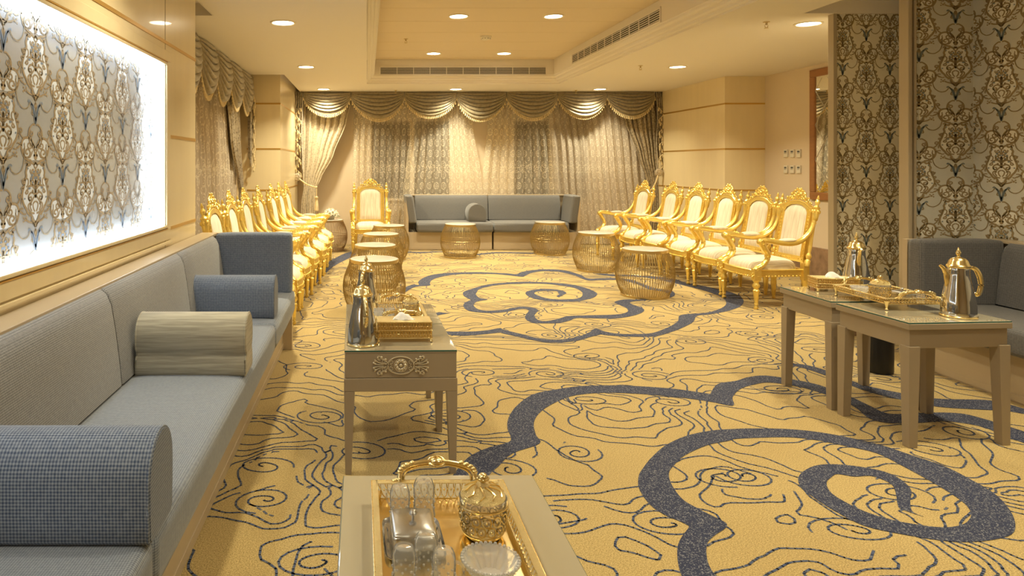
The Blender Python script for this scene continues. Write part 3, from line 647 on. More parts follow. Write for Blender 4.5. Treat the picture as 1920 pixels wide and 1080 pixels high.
def seg(p, q, wv=WL):
    dx, dy = q[0]-p[0], q[1]-p[1]; l = math.hypot(dx, dy)
    if l < 1e-5: return
    dx /= l; dy /= l; e = wv*.5
    n = len(lm.v)
    lm.v += [(p[0]-dx*e-dy*wv, p[1]-dy*e+dx*wv, ZL), (p[0]-dx*e+dy*wv, p[1]-dy*e-dx*wv, ZL), (q[0]+dx*e+dy*wv, q[1]+dy*e-dx*wv, ZL), (q[0]+dx*e-dy*wv, q[1]+dy*e+dx*wv, ZL)]
    lm.f.append((n, n+1, n+2, n+3))
S = G > 0
cells = np.argwhere((S[:-1, :-1] != S[1:, :-1]) | (S[:-1, :-1] != S[:-1, 1:]) | (S[1:, 1:] != S[1:, :-1]) | (S[1:, 1:] != S[:-1, 1:]))
for j, i in cells:
    if mask[j, i]: continue
    c = [(GX[j, i], GY[j, i]), (GX[j, i+1], GY[j, i+1]), (GX[j+1, i+1], GY[j+1, i+1]), (GX[j+1, i], GY[j+1, i])]
    gv = [G[j, i], G[j, i+1], G[j+1, i+1], G[j+1, i]]
    pts = [cross(gv[k], gv[(k+1) % 4], c[k], c[(k+1) % 4]) for k in range(4) if (gv[k] > 0) != (gv[(k+1) % 4] > 0)]
    if len(pts) >= 2: seg(pts[0], pts[1])
    if len(pts) == 4: seg(pts[2], pts[3])
for x, y in ROS:
    a0 = rnd.uniform(0, 6.28); pr = None; d = rnd.choice((1, -1)); sx = rnd.uniform(1.1, 1.5)
    turns = rnd.uniform(1.6, 2.1)
    for k in range(41):
        t = k/40; r = .012+.105*t+.007*math.sin(t*23+a0); a = a0+d*t*turns*2*PI; p = (x+r*sx*math.cos(a), y+r*math.sin(a))
        if pr: seg(pr, p)
        pr = p
lm.build('carpet_lines', NAVYL, floor, smooth=False, fix=False, kind='stuff')
# ================================================================== BANQUETTES
def cushion(x0, x1, y0, y1, z0, z1, puff=.012):      # soft box: slightly crowned faces
    def fn(a, b, face):
        return None
    m = M(); n = 6
    def pt(i, j, k):
        x, y, z = lerp(x0, x1, i), lerp(y0, y1, j), lerp(z0, z1, k)
        q = lambda t: max(0, 1-(2*t-1)**4)
        if k in (0, 1): z += (1 if k else -.3)*puff*q(i)*q(j)
        if j in (0, 1): y += (1 if j else -1)*puff*q(i)*q(k)*.8
        if i in (0, 1): x += (1 if i else -1)*puff*q(j)*q(k)*.3
        return (x, y, z)
    for ax in range(3):
        for side in (0, 1):
            def f(a, b, ax=ax, side=side):
                c = [0, 0, 0]; o = [q for q in range(3) if q != ax]; c[ax] = side; c[o[0]] = a; c[o[1]] = b; return pt(*c)
            m.grid(f, n, n)
    return m
import bmesh
def weld(o, d=.0005):
    bm = bmesh.new(); bm.from_mesh(o.data); bmesh.ops.remove_doubles(bm, verts=bm.verts, dist=d); bmesh.ops.recalc_face_normals(bm, faces=bm.faces); bm.to_mesh(o.data); bm.free()
    o.data.polygons.foreach_set('use_smooth', [True]*len(o.data.polygons)); o.data.set_sharp_from_angle(angle=math.radians(50)); return o
def soft(m, name, mt, parent, r=.03, label=None):
    o = m.build(name, mt, parent, smooth=True, ang=180, fix=False, label=label); weld(o)
    o.data.polygons.foreach_set('use_smooth', [True]*len(o.data.polygons))
    b = o.modifiers.new('bevel', 'BEVEL'); b.width = r; b.segments = 4; b.limit_method = 'ANGLE'; b.angle_limit = math.radians(50); return o
def backrest_m(x0, x1):              # leaning upholstered back, rounded top
    prof = [(.20,.485),(.235,.50),(.225,.60),(.205,.75),(.185,.87),(.165,.915),(.14,.935),(.11,.93),(.105,.88),(.105,.485)]
    m = M(); n = len(prof); xs = [x0, x0+.012, lerp(x0,x1,.25), lerp(x0,x1,.5), lerp(x0,x1,.75), x1-.012, x1]; vs = []
    for i, x in enumerate(xs):
        k = .95 if i in (0, 6) else 1
        cx, cz = .16, .70
        for y, z in prof: vs.append((x, cx+(y-cx)*k, cz+(z-cz)*(k if z > .7 else 1)))
    m.add(vs, [(a*n+b, a*n+(b+1) % n, (a+1)*n+(b+1) % n, (a+1)*n+b) for a in range(6) for b in range(n)]+[tuple(range(n)), tuple(range(7*n-1, 6*n-1, -1))])
    return m
def banquette(name, label, L, seats, backs, ends, fs, fb, fe, wood, loc, rz, cat='sofa', skip_end=0, tip=0):
    t = thing(name, label, cat, loc, rz)
    M().box(.01, L-.01, .02, .665, .0, .31).build('plinth', wood, t, smooth=False, bevel=.003)
    M().box(.012, L-.012, .665, .669, .012, .055).build('plinth_kickboard', wood, t, smooth=False)
    M().box(0.001, L-.001, .001, .10, .0, .924).build('back_panel', wood, t, smooth=False, bevel=.003)
    M().box(0, L, -.0, .132, .925, .945).build('top_ledge', wood, t, smooth=False, bevel=.003)
    for a, b in zip(seats[:-1], seats[1:]):
        soft(cushion(a+.004, b-.004, .20, .765, .315, .487, .010), 'seat_cushion', SEATG if fs is GREY else fs, t, .03)
    for a, b in zip(backs[:-1], backs[1:]):
        o = backrest_m(a+.004, b-.004).build('back_cushion', fb, t, ang=60); 
    for e in ends:
        x = 0 if e == 0 else L; d = 1 if e == 0 else -1
        a, b = sorted((x, x+d*.045))
        M().box(a, b, .101, .74, 0, .9455).build('end_panel', wood, t, smooth=False, bevel=.003)
        m = cushion(*sorted((x+d*.05, x+d*.19)), .15, .745, .475, .95, .008)
        if tip:                      # the cushion leans outwards at its top
            m.v = [(px-d*(pz-.475)*tip, py, pz) for px, py, pz in m.v]
        soft(m, 'end_cushion', fe, t, .025)
    return t
sofaL = banquette('banquette', 'long grey banquette along the wall under the light box', 6.3, [.05, 1.23, 3.69, 6.2], [.20, 1.23, 2.46, 4.9, 6.2], [0], GREY, GREY, BLUEGREY, TAUPEW, (-1.344, 5.56, 0), -PI/2)
sofaR = banquette('banquette', 'dark grey banquette in the wallpapered bay on the right', 3.4, [0, 1.1, 3.35], [0, 1.1, 3.2], [1], DGREY, DGREY, DGREY, TAUPEW, (4.74, 1.70, 0), PI/2)
banquette('banquette', 'left half of far sofa under the windows, with one end cushion', 1.52, [0, 1.33], [0, 1.33], [1], FARGREY, FARGREY, FARGREY, TAUPEW, (2.20, 12.62, 0), PI, tip=.14)
banquette('banquette', 'right half of far sofa under the windows, behind the right-hand drum stool', 1.50, [.19, 1.50], [.19, 1.50], [0], FARGREY, FARGREY, FARGREY, TAUPEW, (3.71, 12.62, 0), PI, tip=.14)

# loose bolsters: a round-topped block with a waist (axis along local x)
def bolster(label, L, w_, h, mt, loc, rz, waist=0):
    t = thing('armrest_bolster', label, 'armrest cushion', loc, rz, None)
    pr = []
    r = w_/2
    for k in range(13):
        a = PI*k/12; pr.append((-r*math.cos(a), h-r+r*math.sin(a)))
    low = [(r, .11), (r-.010*waist, .085), (r-.002, .06), (r-.004, .012), (r-.015, 0)]
    if waist: low = [(r-.001,.150), (r-.008,.125), (r-.024,.105), (r-.022,.092), (r-.008,.075), (r-.004,.012), (r-.012,0)]
    pr += low+[(-a, b) for a, b in reversed(low)]
    m = M(); n = len(pr); xs = [0, .010, .5*L, L-.010, L]; vs = []
    for i, x in enumerate(xs):
        k = .955 if i in (0, 4) else 1
        for y, z in pr: vs.append((x, y*k, h/2+(z-h/2)*k))
    m.add(vs, [(a*n+b, a*n+(b+1) % n, (a+1)*n+(b+1) % n, (a+1)*n+b) for a in range(4) for b in range(n)]+[tuple(range(n)), tuple(range(5*n-1, 4*n-1, -1))])
    m.build('cover', mt, t, ang=50)
    for x in (.006, L-.006): M().tube([(x, y*.99, h/2+(z-h/2)*.99) for y, z in pr+[pr[0]]], .004, 6).build('piping', mt, t)
    return t
SZ = .492
bolster('blue-grey bolster nearest the camera at bottom left', .60, .215, .275, BLUEGREY, (-1.17, 1.90, SZ), 0)
bolster('beige striped bolster, middle one on the long banquette', .53, .20, .285, BEIGEST, (-1.105, 3.34, SZ), 0, 1)
bolster('blue-grey bolster at the far seat seam, before the end cushion', .54, .20, .27, BLUEGREY, (-1.145, 4.55, SZ), 0)
bolster('small round-topped grey bolster on the far sofa', .42, .31, .31, FARGREY, (1.93, 11.93, SZ), PI/2)

# ================================================================== CARVED ARMCHAIRS
def spiral_pts(cx, cz, r0, r1, a0, turns, n=22, y=0, sgn=1):
    return [Vector((cx+sgn*lerp(r0, r1, k/n)*math.cos(a0+turns*2*PI*k/n), y, cz+lerp(r0, r1, k/n)*math.sin(a0+turns*2*PI*k/n))) for k in range(n+1)]
def make_chair():
    t = thing('carved_armchair', 'x', 'armchair', (0,0,0), 0, 'gilded armchairs round the seating circle')
    legp = [(.016,0),(.022,.008),(.024,.02),(.016,.035),(.015,.045),(.022,.055),(.017,.065),(.021,.08),(.030,.17),(.033,.195),(.024,.205),(.022,.215),(.036,.232),(.037,.25),(.026,.268),(.024,.28),(.034,.295),(.034,.305)]
    for sx in (-1, 1):
        m = M().lathe(legp, 16, (sx*.295, .275, 0), flute=1, fl_rng=(.07,.19)); m.box(sx*.295-.034, sx*.295+.034, .241, .309, .300, .42); m.torus((sx*.295,.275,.345), .030, .007, 12, 5)
        for k in (-1, 0, 1): m.ball((sx*.295+k*.018, .309, .37-.02*abs(k)), .011, 6, 4)
        m.ball((sx*.295, .309, .335), .016, 8, 5); m.build('leg', GOLD, t, ang=50)
    back = [(.013,0),(.019,.01),(.014,.03),(.020,.05),(.030,.19),(.026,.21),(.033,.235),(.033,.30)]
    for sx in (-1, 1):
        m = M().lathe(back, 12, (sx*.255, -.27, 0), flute=1, fl_rng=(.05,.19)); m.box(sx*.255-.03, sx*.255+.03, -.30, -.24, .29, .47); m.build('leg', GOLD, t, ang=50)
    # seat rails: bowed front, beaded edge
    def edge(f):      # outline of the seat, f in 0..1 from back left round the front to back right
        P = spline([(-.262,-.27,0),(-.275,-.05,0),(-.285,.16,0),(-.27,.285,0),(-.14,.325,0),(0,.34,0),(.14,.325,0),(.27,.285,0),(.285,.16,0),(.275,-.05,0),(.262,-.27,0)], 6)
        return P
    P = edge(0); m = M(); vs = []
    for p in P: d = Vector((p.x, p.y, 0)).normalized()*.03; vs += [(p.x, p.y, .33), (p.x, p.y, .405), (p.x-d.x, p.y-d.y, .405), (p.x-d.x, p.y-d.y, .33)]
    n = len(P); m.add(vs, [(i*4+k, i*4+(k+1) % 4, i*4+4+(k+1) % 4, i*4+4+k) for i in range(n-1) for k in range(4)]+[(0,1,2,3)])
    m.box(-.262, .262, -.285, -.25, .33, .405)
    m.tube([(p.x, p.y, .398) for p in P], .009, 6)
    for i in range(0, n, 1): 
        p = P[i]; m.ball((p.x*1.01, p.y*1.01, .335), .0095, 6, 4)
    m.build('seat_frame', GOLD, t, ang=45)
    # seat cushion
    def seat(a, b):
        ang = 2*PI*a; ex = .55
        cx, sy = math.cos(ang), math.sin(ang)
        x = .262*math.copysign(abs(cx)**ex, cx); y = .02+(.29 if sy > 0 else .265)*math.copysign(abs(sy)**ex, sy)
        k = math.cos(b*PI/2)**.45; z = .395+.115*math.sin(b*PI/2)**.8
        return (x*k, .02+(y-.02)*k, z)
    m = M().grid(seat, 40, 9); o = m.build('seat', CHAIRF, t, ang=180); weld(o)
    # back: everything leans with sl
    sl = .17
    def B(x, z, d=0): return Vector((x, -.275-(z-.45)*sl+d, z))
    top = lambda x: 1.045+.045*math.cos(min(1, abs(x)/.2)*PI/2)-.0
    m = M()
    for sx in (-1, 1):
        m.add([B(sx*.185,.47,.018),B(sx*.245,.47,.018),B(sx*.245,1.04,.018),B(sx*.185,1.04,.018),B(sx*.185,.47,-.02),B(sx*.245,.47,-.02),B(sx*.245,1.04,-.02),B(sx*.185,1.04,-.02)],[(0,1,2,3),(4,7,6,5),(0,4,5,1),(1,5,6,2),(2,6,7,3),(3,7,4,0)])
        m.tube([B(sx*.192, z, .022) for z in (.52,.7,.9,1.03)], .007, 5); m.tube([B(sx*.238, z, .022) for z in (.48,.7,.9,1.03)], .006, 5)
        for k in range(16): m.ball(B(sx*.215, .50+.034*k, .02), .0085, 6, 4)
    m.add([B(-.245,.47,.02),B(.245,.47,.02),B(.245,.53,.02),B(-.245,.53,.02),B(-.245,.47,-.02),B(.245,.47,-.02),B(.245,.53,-.02),B(-.245,.53,-.02)],[(0,1,2,3),(4,7,6,5),(0,4,5,1),(1,5,6,2),(2,6,7,3),(3,7,4,0)])
    for k in range(11): m.ball(B(-.16+.032*k, .50, .022), .009, 6, 4)
    # arched top rail
    up = [( -.245,1.035),(-.2,1.045),(-.14,1.078),(-.07,1.098),(0,1.104),(.07,1.098),(.14,1.078),(.2,1.045),(.245,1.035)]
    lo = [(-.245,.985),(-.187,.985),(-.15,1.035),(-.08,1.065),(0,1.072),(.08,1.065),(.15,1.035),(.187,.985),(.245,.985)]
    vs = []
    for a, b in zip(up, lo): vs += [B(*a, .022), B(*b, .022), B(*b, -.02), B(*a, -.02)]
    m.add(vs, [(i*4+k, i*4+(k+1) % 4, i*4+4+(k+1) % 4, i*4+4+k) for i in range(8) for k in range(4)]+[(0,1,2,3), (32,35,34,33)])
    m.tube([B(a, b+.004, .016) for a, b in spline([(p[0], p[1], 0) for p in up], 3) for a, b in [(a, b)]] if False else [B(p.x, p.y+.003, .018) for p in spline([(q[0], q[1], 0) for q in up], 3)], .008, 6)
    m.build('back_frame', GOLD, t, ang=40)
    # upholstered panel
    def bp(a, b, d=1):
        x = lerp(-.188, .188, a); zt = 1.065-.085*max(0, (abs(x)/.188))**3.2; z = lerp(.525, zt, b)
        q = (1-(2*a-1)**6)*(1-(2*b-1)**8); return B(x, z, .012+.022*q if d else -.012)
    m = M().grid(bp, 14, 14).grid(lambda a, b: bp(a, b, 0), 6, 6); m.build('backrest', CHAIRF, t, ang=180)
    # side posts, finials
    for sx in (-1, 1):
        m = M(); Rm = Matrix.Translation(B(sx*.285, .44)) @ Matrix.Rotation(math.atan(sl), 4, 'X')
        pr = [(.024,0),(.024,.06),(.016,.07),(.022,.085),(.028,.105),(.02,.125),(.013,.14),(.018,.20),(.014,.30),(.015,.44),(.022,.455),(.015,.47),(.026,.485),(.030,.52),(.034,.575),(.028,.60),(.036,.615),(.02,.63),(.014,.645),(.024,.665),(.024,.68),(.010,.70),(.014,.712),(.004,.745)]
        m.lathe(pr, 12, mat=Rm)
        for k in range(6):
            a = 2*PI*k/6; m.ball(Rm @ Vector((.03*math.cos(a), .03*math.sin(a), .575)), .013, 6, 4, sz=1.6)
        m.box(-.05, .05, -.014, .014, .575, .615, Matrix.Translation(B(sx*.255, .44)) @ Matrix.Rotation(math.atan(sl), 4, 'X'))
        m.box(-.04, .04, -.014, .014, .02, .06, Matrix.Translation(B(sx*.255, .44)) @ Matrix.Rotation(math.atan(sl), 4, 'X'))
        m.build('side_post', GOLD, t, ang=50)
    # carved crest
    m = M()
    def sw(pts, r, d=.016):
        r = [q*.82 for q in r] if hasattr(r, '__len__') else r*.82
        m.tube([B(p[0]*1.03, 1.07+(p[1]-1.07)*1.12, d) for p in pts], r, 6)
    for sx in (-1, 1):
        sw([(sx*a, b) for a, b in arc(.075, 1.150, .034, .008, 200, -320, 18)], [.012]*19)
        sw([(sx*a, b) for a, b in arc(.145, 1.108, .028, .007, 160, -300, 16)], [.010]*17)
        sw([(sx*a, b) for a, b in s2([(.0,1.125),(.03,1.12),(.08,1.125),(.13,1.10),(.19,1.062),(.235,1.06)], 4)], .009)
        sw([(sx*a, b) for a, b in s2([(.02,1.20),(.05,1.205),(.09,1.185),(.11,1.15)], 4)], .008)
        sw([(sx*a, b) for a, b in arc(.205, 1.078, .018, .005, 180, -200, 10)], .007)
        for q, (a, b, r) in enumerate(((.04,1.165,.014),(.055,1.195,.011),(.105,1.165,.012),(.12,1.135,.012),(.165,1.13,.010),(.185,1.095,.010),(.03,1.215,.011),(.09,1.12,.013),(.06,1.118,.011))):
            m.ball(B(sx*a*1.05, 1.07+(b-1.07)*1.14, .018), r*.95, 7, 5, sz=1.3)
    m.torus((0,0,0), .030, .009, 14, 6, Matrix.Translation(B(0, 1.165, .014)) @ Matrix.Rotation(PI/2, 4, 'X'))
    m.ball(B(0, 1.165, .018), .018, 8, 5)
    for k in range(8):
        a = 2*PI*k/8; m.ball(B(.040*math.cos(a), 1.165+.040*math.sin(a), .012), .012, 6, 4)
    for k in range(5):
        a = PI/2+(k-2)*.42; m.ball(B(.022*math.cos(a), 1.195+.030*math.sin(a), .01), .012, 6, 4, sz=1.6)
    m.build('crest', GOLD, t, ang=60)
    # arms
    for sx in (-1, 1):
        X = lambda y: sx*lerp(.285, .312, min(1, max(0, (y+.36)/.35)))
        yz = [(-.355,.96),(-.345,.90),(-.315,.82),(-.265,.755),(-.195,.705),(-.11,.682),(0,.685),(.10,.70),(.18,.712),(.235,.708)]
        pts = spline([(X(y), y, z) for y, z in yz], 4); n = len(pts)
        rs = [lerp(.019, .032, min(1, i/(n*.5))) for i in range(n)]
        arm = M().tube(pts, rs, 10, flat=.9)
        arm.tube([p+Vector((0, .0, .018+.006*(i/n))) for i, p in enumerate(pts)][:int(n*.5)], .008, 6)
        arm.lathe([(.0,-.032),(.030,-.030),(.036,-.02),(.036,.02),(.030,.030),(0,.032)], 16, mat=Matrix.Translation((sx*.312, .235, .695)) @ Matrix.Rotation(PI/2, 4, 'Y'))
        for e in (-1, 1): arm.torus((0,0,0), .022, .006, 14, 5, Matrix.Translation((sx*.312+e*.034, .235, .695)) @ Matrix.Rotation(PI/2, 4, 'Y'))
        for k in range(5): arm.ball((sx*.312, .10+.024*k, .728), .011, 6, 4, sx=1.7)
        sp = spline([(sx*.312,.225,.675),(sx*.310,.195,.625),(sx*.308,.165,.57),(sx*.304,.165,.515),(sx*.300,.205,.46),(sx*.298,.265,.425),(sx*.295,.285,.40)], 4)
        arm.tube(sp, [lerp(.030, .038, abs(2*i/(len(sp)-1)-1)) for i in range(len(sp))], 8, flat=.8)
        for p in sp[4:-4:3]: arm.ball(p+Vector((sx*.026, .012, 0)), .009, 6, 4)
        a_ = arm.build('arm', GOLD, t, ang=45)
        pad = M().ball((0,0,0), 1, 16, 8, mat=Matrix.Translation((sx*.306, -.045, .712)) @ Matrix.Rotation(-.03, 4, 'X') @ Matrix.Diagonal((.034, .105, .022, 1)))
        pad.build('arm_pad', CHAIRF, a_, ang=180)
    return t
chair = make_chair()
places = []
Ls = [(-.98, 6.0, 'nearest the sofa end'), (-.965, 6.70, ''), (-.955, 7.42, ''), (-.915, 8.15, ''), (-.865, 8.88, ''), (-.855, 9.62, ''), (-.85, 10.36, '')]
lab = ['gilded armchair nearest the long banquette, first of the left row', 'gilded armchair second in left row from the banquette', 'gilded armchair third in left row from the banquette', 'gilded armchair in the middle of the left row',
       'gilded armchair third from the far end of left row', 'gilded armchair second from the far end of left row', 'gilded armchair at the far end of left row, before the tied drape']
for (x, y, _), lb_ in zip(Ls, lab): places.append((x, y-.02, -PI/2+rnd.uniform(-.03, .03), lb_))
Rs = [(4.29, 7.37), (4.31, 8.10), (4.29, 8.82), (4.25, 9.54), (4.22, 10.26), (4.10, 10.98)]
lab = ['largest gilded armchair of the right row, beside the taupe tables', 'gilded armchair second from the camera in right row', 'gilded armchair third from the camera in right row', 'gilded armchair fourth from the camera in right row', 'gilded armchair fifth in right row, next to last', 'gilded armchair at the far end of right row, by the curtain']
for (x, y), lb_ in zip(Rs, lab): places.append((x, y, PI/2+rnd.uniform(-.02, .05)+(.06 if y > 10.9 else 0), lb_))
places.append((.06, 11.78, PI, 'gilded armchair facing the camera, standing alone left of far sofa'))
for i, (x, y, a, lb_) in enumerate(places):
    if i == 0: chair.location = (x, y, 0); chair.rotation_euler = (0,0,a); chair['label'] = lb_
    else: copy_tree(chair, None, (x, y, 0), a, lb_)

# ================================================================== DRUM STOOLS
def make_drum(mrod, mband):
    t = thing('drum_table', 'x', 'side table', (0,0,0), 0, 'caged drum tables with marble tops')
    H = .535
    def R(z): q = (z-.02)/(H-.06); return .252+(.322-.252)*math.sin(PI*min(1, max(0, q)))**.85-.004*q
    M().lathe([(.0,H-.008),(.236,H-.008),(.243,H-.003),(.243,H+.001),(.236,H+.004),(0,H+.004)][1:], 48).lathe([(0,H-.01),(.2,H-.01)], 8).build('marble_top', MARBLE, t)
    M().lathe([(.236,H-.035),(.248,H-.035),(.249,H-.001),(.243,H-.0005),(.236,H-.01)], 48).build('top_band', mband, t)
    M().lathe([(.235,0),(.262,0),(.263,.022),(.255,.028),(.235,.028)], 48).build('base_ring', mband, t)
    m = M(); nb = 68
    for k in range(nb):
        a = 2*PI*k/nb; pts = []
        for j in range(11):
            z = lerp(.024, H-.03, j/10); r = R(z); pts.append((r*math.cos(a), r*math.sin(a), z))
        m.tube(pts, .0034, 4, cap=False, up=(math.cos(a), math.sin(a), 0))
    m.torus((0,0,.275), .316, .003, 48, 4).torus((0,0,.235), .312, .003, 48, 4)
    m.build('rod_cage', mrod, t, kind='stuff', ang=60)
    return t
drum = make_drum(BRASS, BRASSR)
DR = [(.075, 6.98, 'nearest caged drum table of left line, behind the coffee pots'), (.10, 8.20, 'caged drum table second in the left line'), (.195, 9.50, 'caged drum table third in the left line'), (.35, 10.80, 'farthest caged drum table of left line, before the lone armchair'),
      (1.51, 11.05, 'caged drum table before the left half of far sofa'), (3.06, 11.42, 'caged drum table before the right half of far sofa'), (3.24, 9.66, 'farther of two caged drum tables by the right chair row'), (3.175, 7.80, 'nearer caged drum table by the right row, on the navy swirl')]
for i, (x, y, l) in enumerate(DR):
    if i == 0: drum.location = (x, y, 0); drum['label'] = l
    else: copy_tree(drum, None, (x, y, 0), i*.3, l)
fx, fy = -.66, 11.9
d2 = make_drum(DARKWOODDRUM, mat('bronze_band', (.34,.24,.13), .45, .5)); d2.location = (fx, fy, 0); d2['label'] = 'dark bronze drum table in the far left corner, carrying white roses'

# roses on the corner drum
t = thing('rose_bouquet', 'round bouquet of white roses on the dark drum in far corner', 'flowers', (fx+.03, fy-.02, .54))
M().lathe([(.05,0),(.06,.01),(.075,.05),(.07,.08)], 20).build('bowl', MARBLE, t)
def rose(c, r, nrm):
    q = Vector((0,0,1)).rotation_difference(nrm).to_matrix().to_4x4(); Tm = Matrix.Translation(c) @ q; m = M()
    for ringi, (rr, n, op) in enumerate(((.25,3,.15),(.5,4,.45),(.8,5,.85),(1.0,6,1.15))):
        for k in range(n):
            a0 = 2*PI*k/n+ringi*.6
            def pf(u, v): 
                a = a0+(u-.5)*2*PI/n*1.5; rad = r*(rr*.55+rr*.5*v*op); return Tm @ Vector((rad*math.cos(a), rad*math.sin(a), r*(-.2+.9*v*(1-.28*ringi*v)-.25*(2*u-1)**2*v)))
            m.grid(pf, 4, 3)
    return m
for k in range(22):
    ph = math.acos(1-.95*(k+.5)/22); th = k*2.39996; nn = Vector((math.sin(ph)*math.cos(th), math.sin(ph)*math.sin(th), math.cos(ph)))
    rose(Vector((0,0,.07))+Vector((nn.x*.12, nn.y*.12, nn.z*.11)), .042, nn).build('rose', ROSE, t, ang=180)
m = M()
for k in range(10):
    th = k*.63+.2; b = Vector((math.cos(th)*.12, math.sin(th)*.12, .06)); d = Vector((math.cos(th), math.sin(th), -.25+.3*(k % 3)))
    sd = d.cross(Vector((0,0,1))).normalized()
    m.add([b, b+d*.03+sd*.018, b+d*.065, b+d*.03-sd*.018, b+d*.032+Vector((0,0,.006))], [(0,1,4),(1,2,4),(2,3,4),(3,0,4)])
m.build('leaves', LEAF, t, smooth=False, fix=False, kind='stuff')
# ================================================================== TAUPE TABLES
def table(label, w_, d, h, loc, rz, drawer=False):
    t = thing('side_table', label, 'side table', loc, rz, None)
    hw, hd = w_/2, d/2
    if drawer:
        m = M().box(-hw+.004, hw-.004, -hd+.004, hd-.004, h-.135, h-.012); m.build('drawer_case', TAUPE, t, smooth=False, bevel=.003)
        M().box(-hw, hw, -hd, hd, h-.20, h-.136).build('apron', TAUPE, t, smooth=False, bevel=.003)
        M().box(-hw+.002, hw-.002, -hd+.002, hd-.002, h-.012, h-.008).build('top_board', TAUPE, t, smooth=False)
    else:
        M().box(-hw, hw, -hd, hd, h-.040, h-.008).build('top_board', TAUPE, t, smooth=False, bevel=.003)
        M().box(-hw+.015, hw-.015, -hd+.015, hd-.015, h-.14, h-.040).build('apron', TAUPE, t, smooth=False, bevel=.002)
    g = M().box(-hw+.003, hw-.003, -hd+.003, hd-.003, h-.008, h).build('glass_top', TABGLASS, t, smooth=False, bevel=.002)
    e = M(); a, b = hw-.0035, hd-.0035
    e.box(-a-.001, a+.001, -b-.001, -b+.001, h-.0075, h-.0015).box(-a-.001, a+.001, b-.001, b+.001, h-.0075, h-.0015).box(-a-.001, -a+.001, -b, b, h-.0075, h-.0015).box(a-.001, a+.001, -b, b, h-.0075, h-.0015)
    e.build('glass_edge', GLASSEDGE, g, smooth=False)
    top = h-.20 if drawer else h-.13
    for sx in (-1, 1):
        for sy in (-1, 1):
            wt, wb = (.052, .030) if drawer else (.062, .046)
            cx, cy = sx*(hw-(0 if drawer else .006)), sy*(hd-(0 if drawer else .006))
            vs = []
            for z, q in ((0, wb), (top, wt)):
                x0, x1 = sorted((cx, cx-sx*q)); y0, y1 = sorted((cy, cy-sy*q)); 
                if drawer and z == 0: off = .006; x0 -= -off*(sx < 0)+off*(sx > 0); x1 -= -off*(sx < 0)+off*(sx > 0)
                vs += [(x0,y0,z),(x1,y0,z),(x1,y1,z),(x0,y1,z)]
            M().add(vs, [(0,3,2,1),(4,5,6,7),(0,1,5,4),(1,2,6,5),(2,3,7,6),(3,0,4,7)]).build('leg', TAUPE, t, smooth=False, bevel=.002)
    return t
A13 = math.radians(1.3)
T0 = table('taupe side table at the bottom edge, carrying the large gold tray', .552, .552, .60, (.202+.006, 1.979-.276, 0), -A13*-1*.4, False)
table('taupe table at the very bottom edge, mostly cut off by the frame', .552, .552, .60, (.208, 1.146, 0), -A13*-1*.4, False)
T1 = table('taupe table with carved ornament on its drawer front', .55, .545, .60, (.158, 3.575, 0), A13, True)
T2 = table('taupe table standing directly behind the one with carved ornament', .55, .545, .60, (.147, 4.125, 0), A13, True)
T3 = table('nearer of the two taupe tables at right, with the coffee pot', .585, .515, .665, (3.130, 3.872, 0), math.radians(4), False)
T4 = table('farther of the two taupe tables at right, under the tissue box', .585, .51, .665, (3.115, 4.412, 0), math.radians(.5), False)
# carved applique on T1's drawer front (local frame: front is -y)
m = M(); zc, yf = .6-.0735, -.2725+.003
K = .00105
def ap(pts, r, d=0): m.tube([(a*K*2.35, yf-.002-d, zc+b*K*2.35) for a, b in pts], r, 6)
ap([(p[0], p[1]) for p in arc(0, 0, 1, 1, 0, 360, 2)] and [(26*math.cos(a*PI/18), 17*math.sin(a*PI/18)) for a in range(37)], .0035)
for k in range(10):
    a = 2*PI*k/10; m.ball(((8.6*math.cos(a))*K*2.35, yf-.002, zc+8.6*math.sin(a)*K*2.35), .0085, 8, 5, sy=.5, mat=None)
m.torus((0,0,0), .031, .0025, 24, 5, Matrix.Translation((0, yf-.002, zc)) @ Matrix.Rotation(PI/2, 4, 'X'))
m.ball((0, yf-.003, zc), .009, 10, 6, sy=.6)
for sx in (-1, 1):
    for sy in (-1, 1):
        ap([(sx*a, sy*b) for a, b in arc(18, 6, 4.6, 1.2, -90, 330, 14)], .0026)
        ap([(sx*a, sy*b) for a, b in s2([(24,2),(30,9),(38,13),(45,11)])], .0032); ap([(sx*a, sy*b) for a, b in arc(34, 8.5, 4.2, 1, 180, 560, 14)], .0026)
        ap([(sx*a, sy*b) for a, b in s2([(28,3),(36,4),(44,6),(52,12)])], .003); ap([(sx*a, sy*b) for a, b in s2([(40,9),(46,14),(44,18),(40,16)])], .0028); ap([(sx*a, sy*b) for a, b in s2([(34,2),(44,2),(54,4)])], .003)
        for a, b in ((45,15),(50,9),(53,5),(38,16),(30,12)): m.ball((sx*a*K*2.35, yf-.002, zc+sy*b*K*2.35), .006, 7, 4, sy=.6)
m.build('carved_ornament', mat('silvered_ornament', (.66, .58, .43), .3, .5), T1, ang=60)

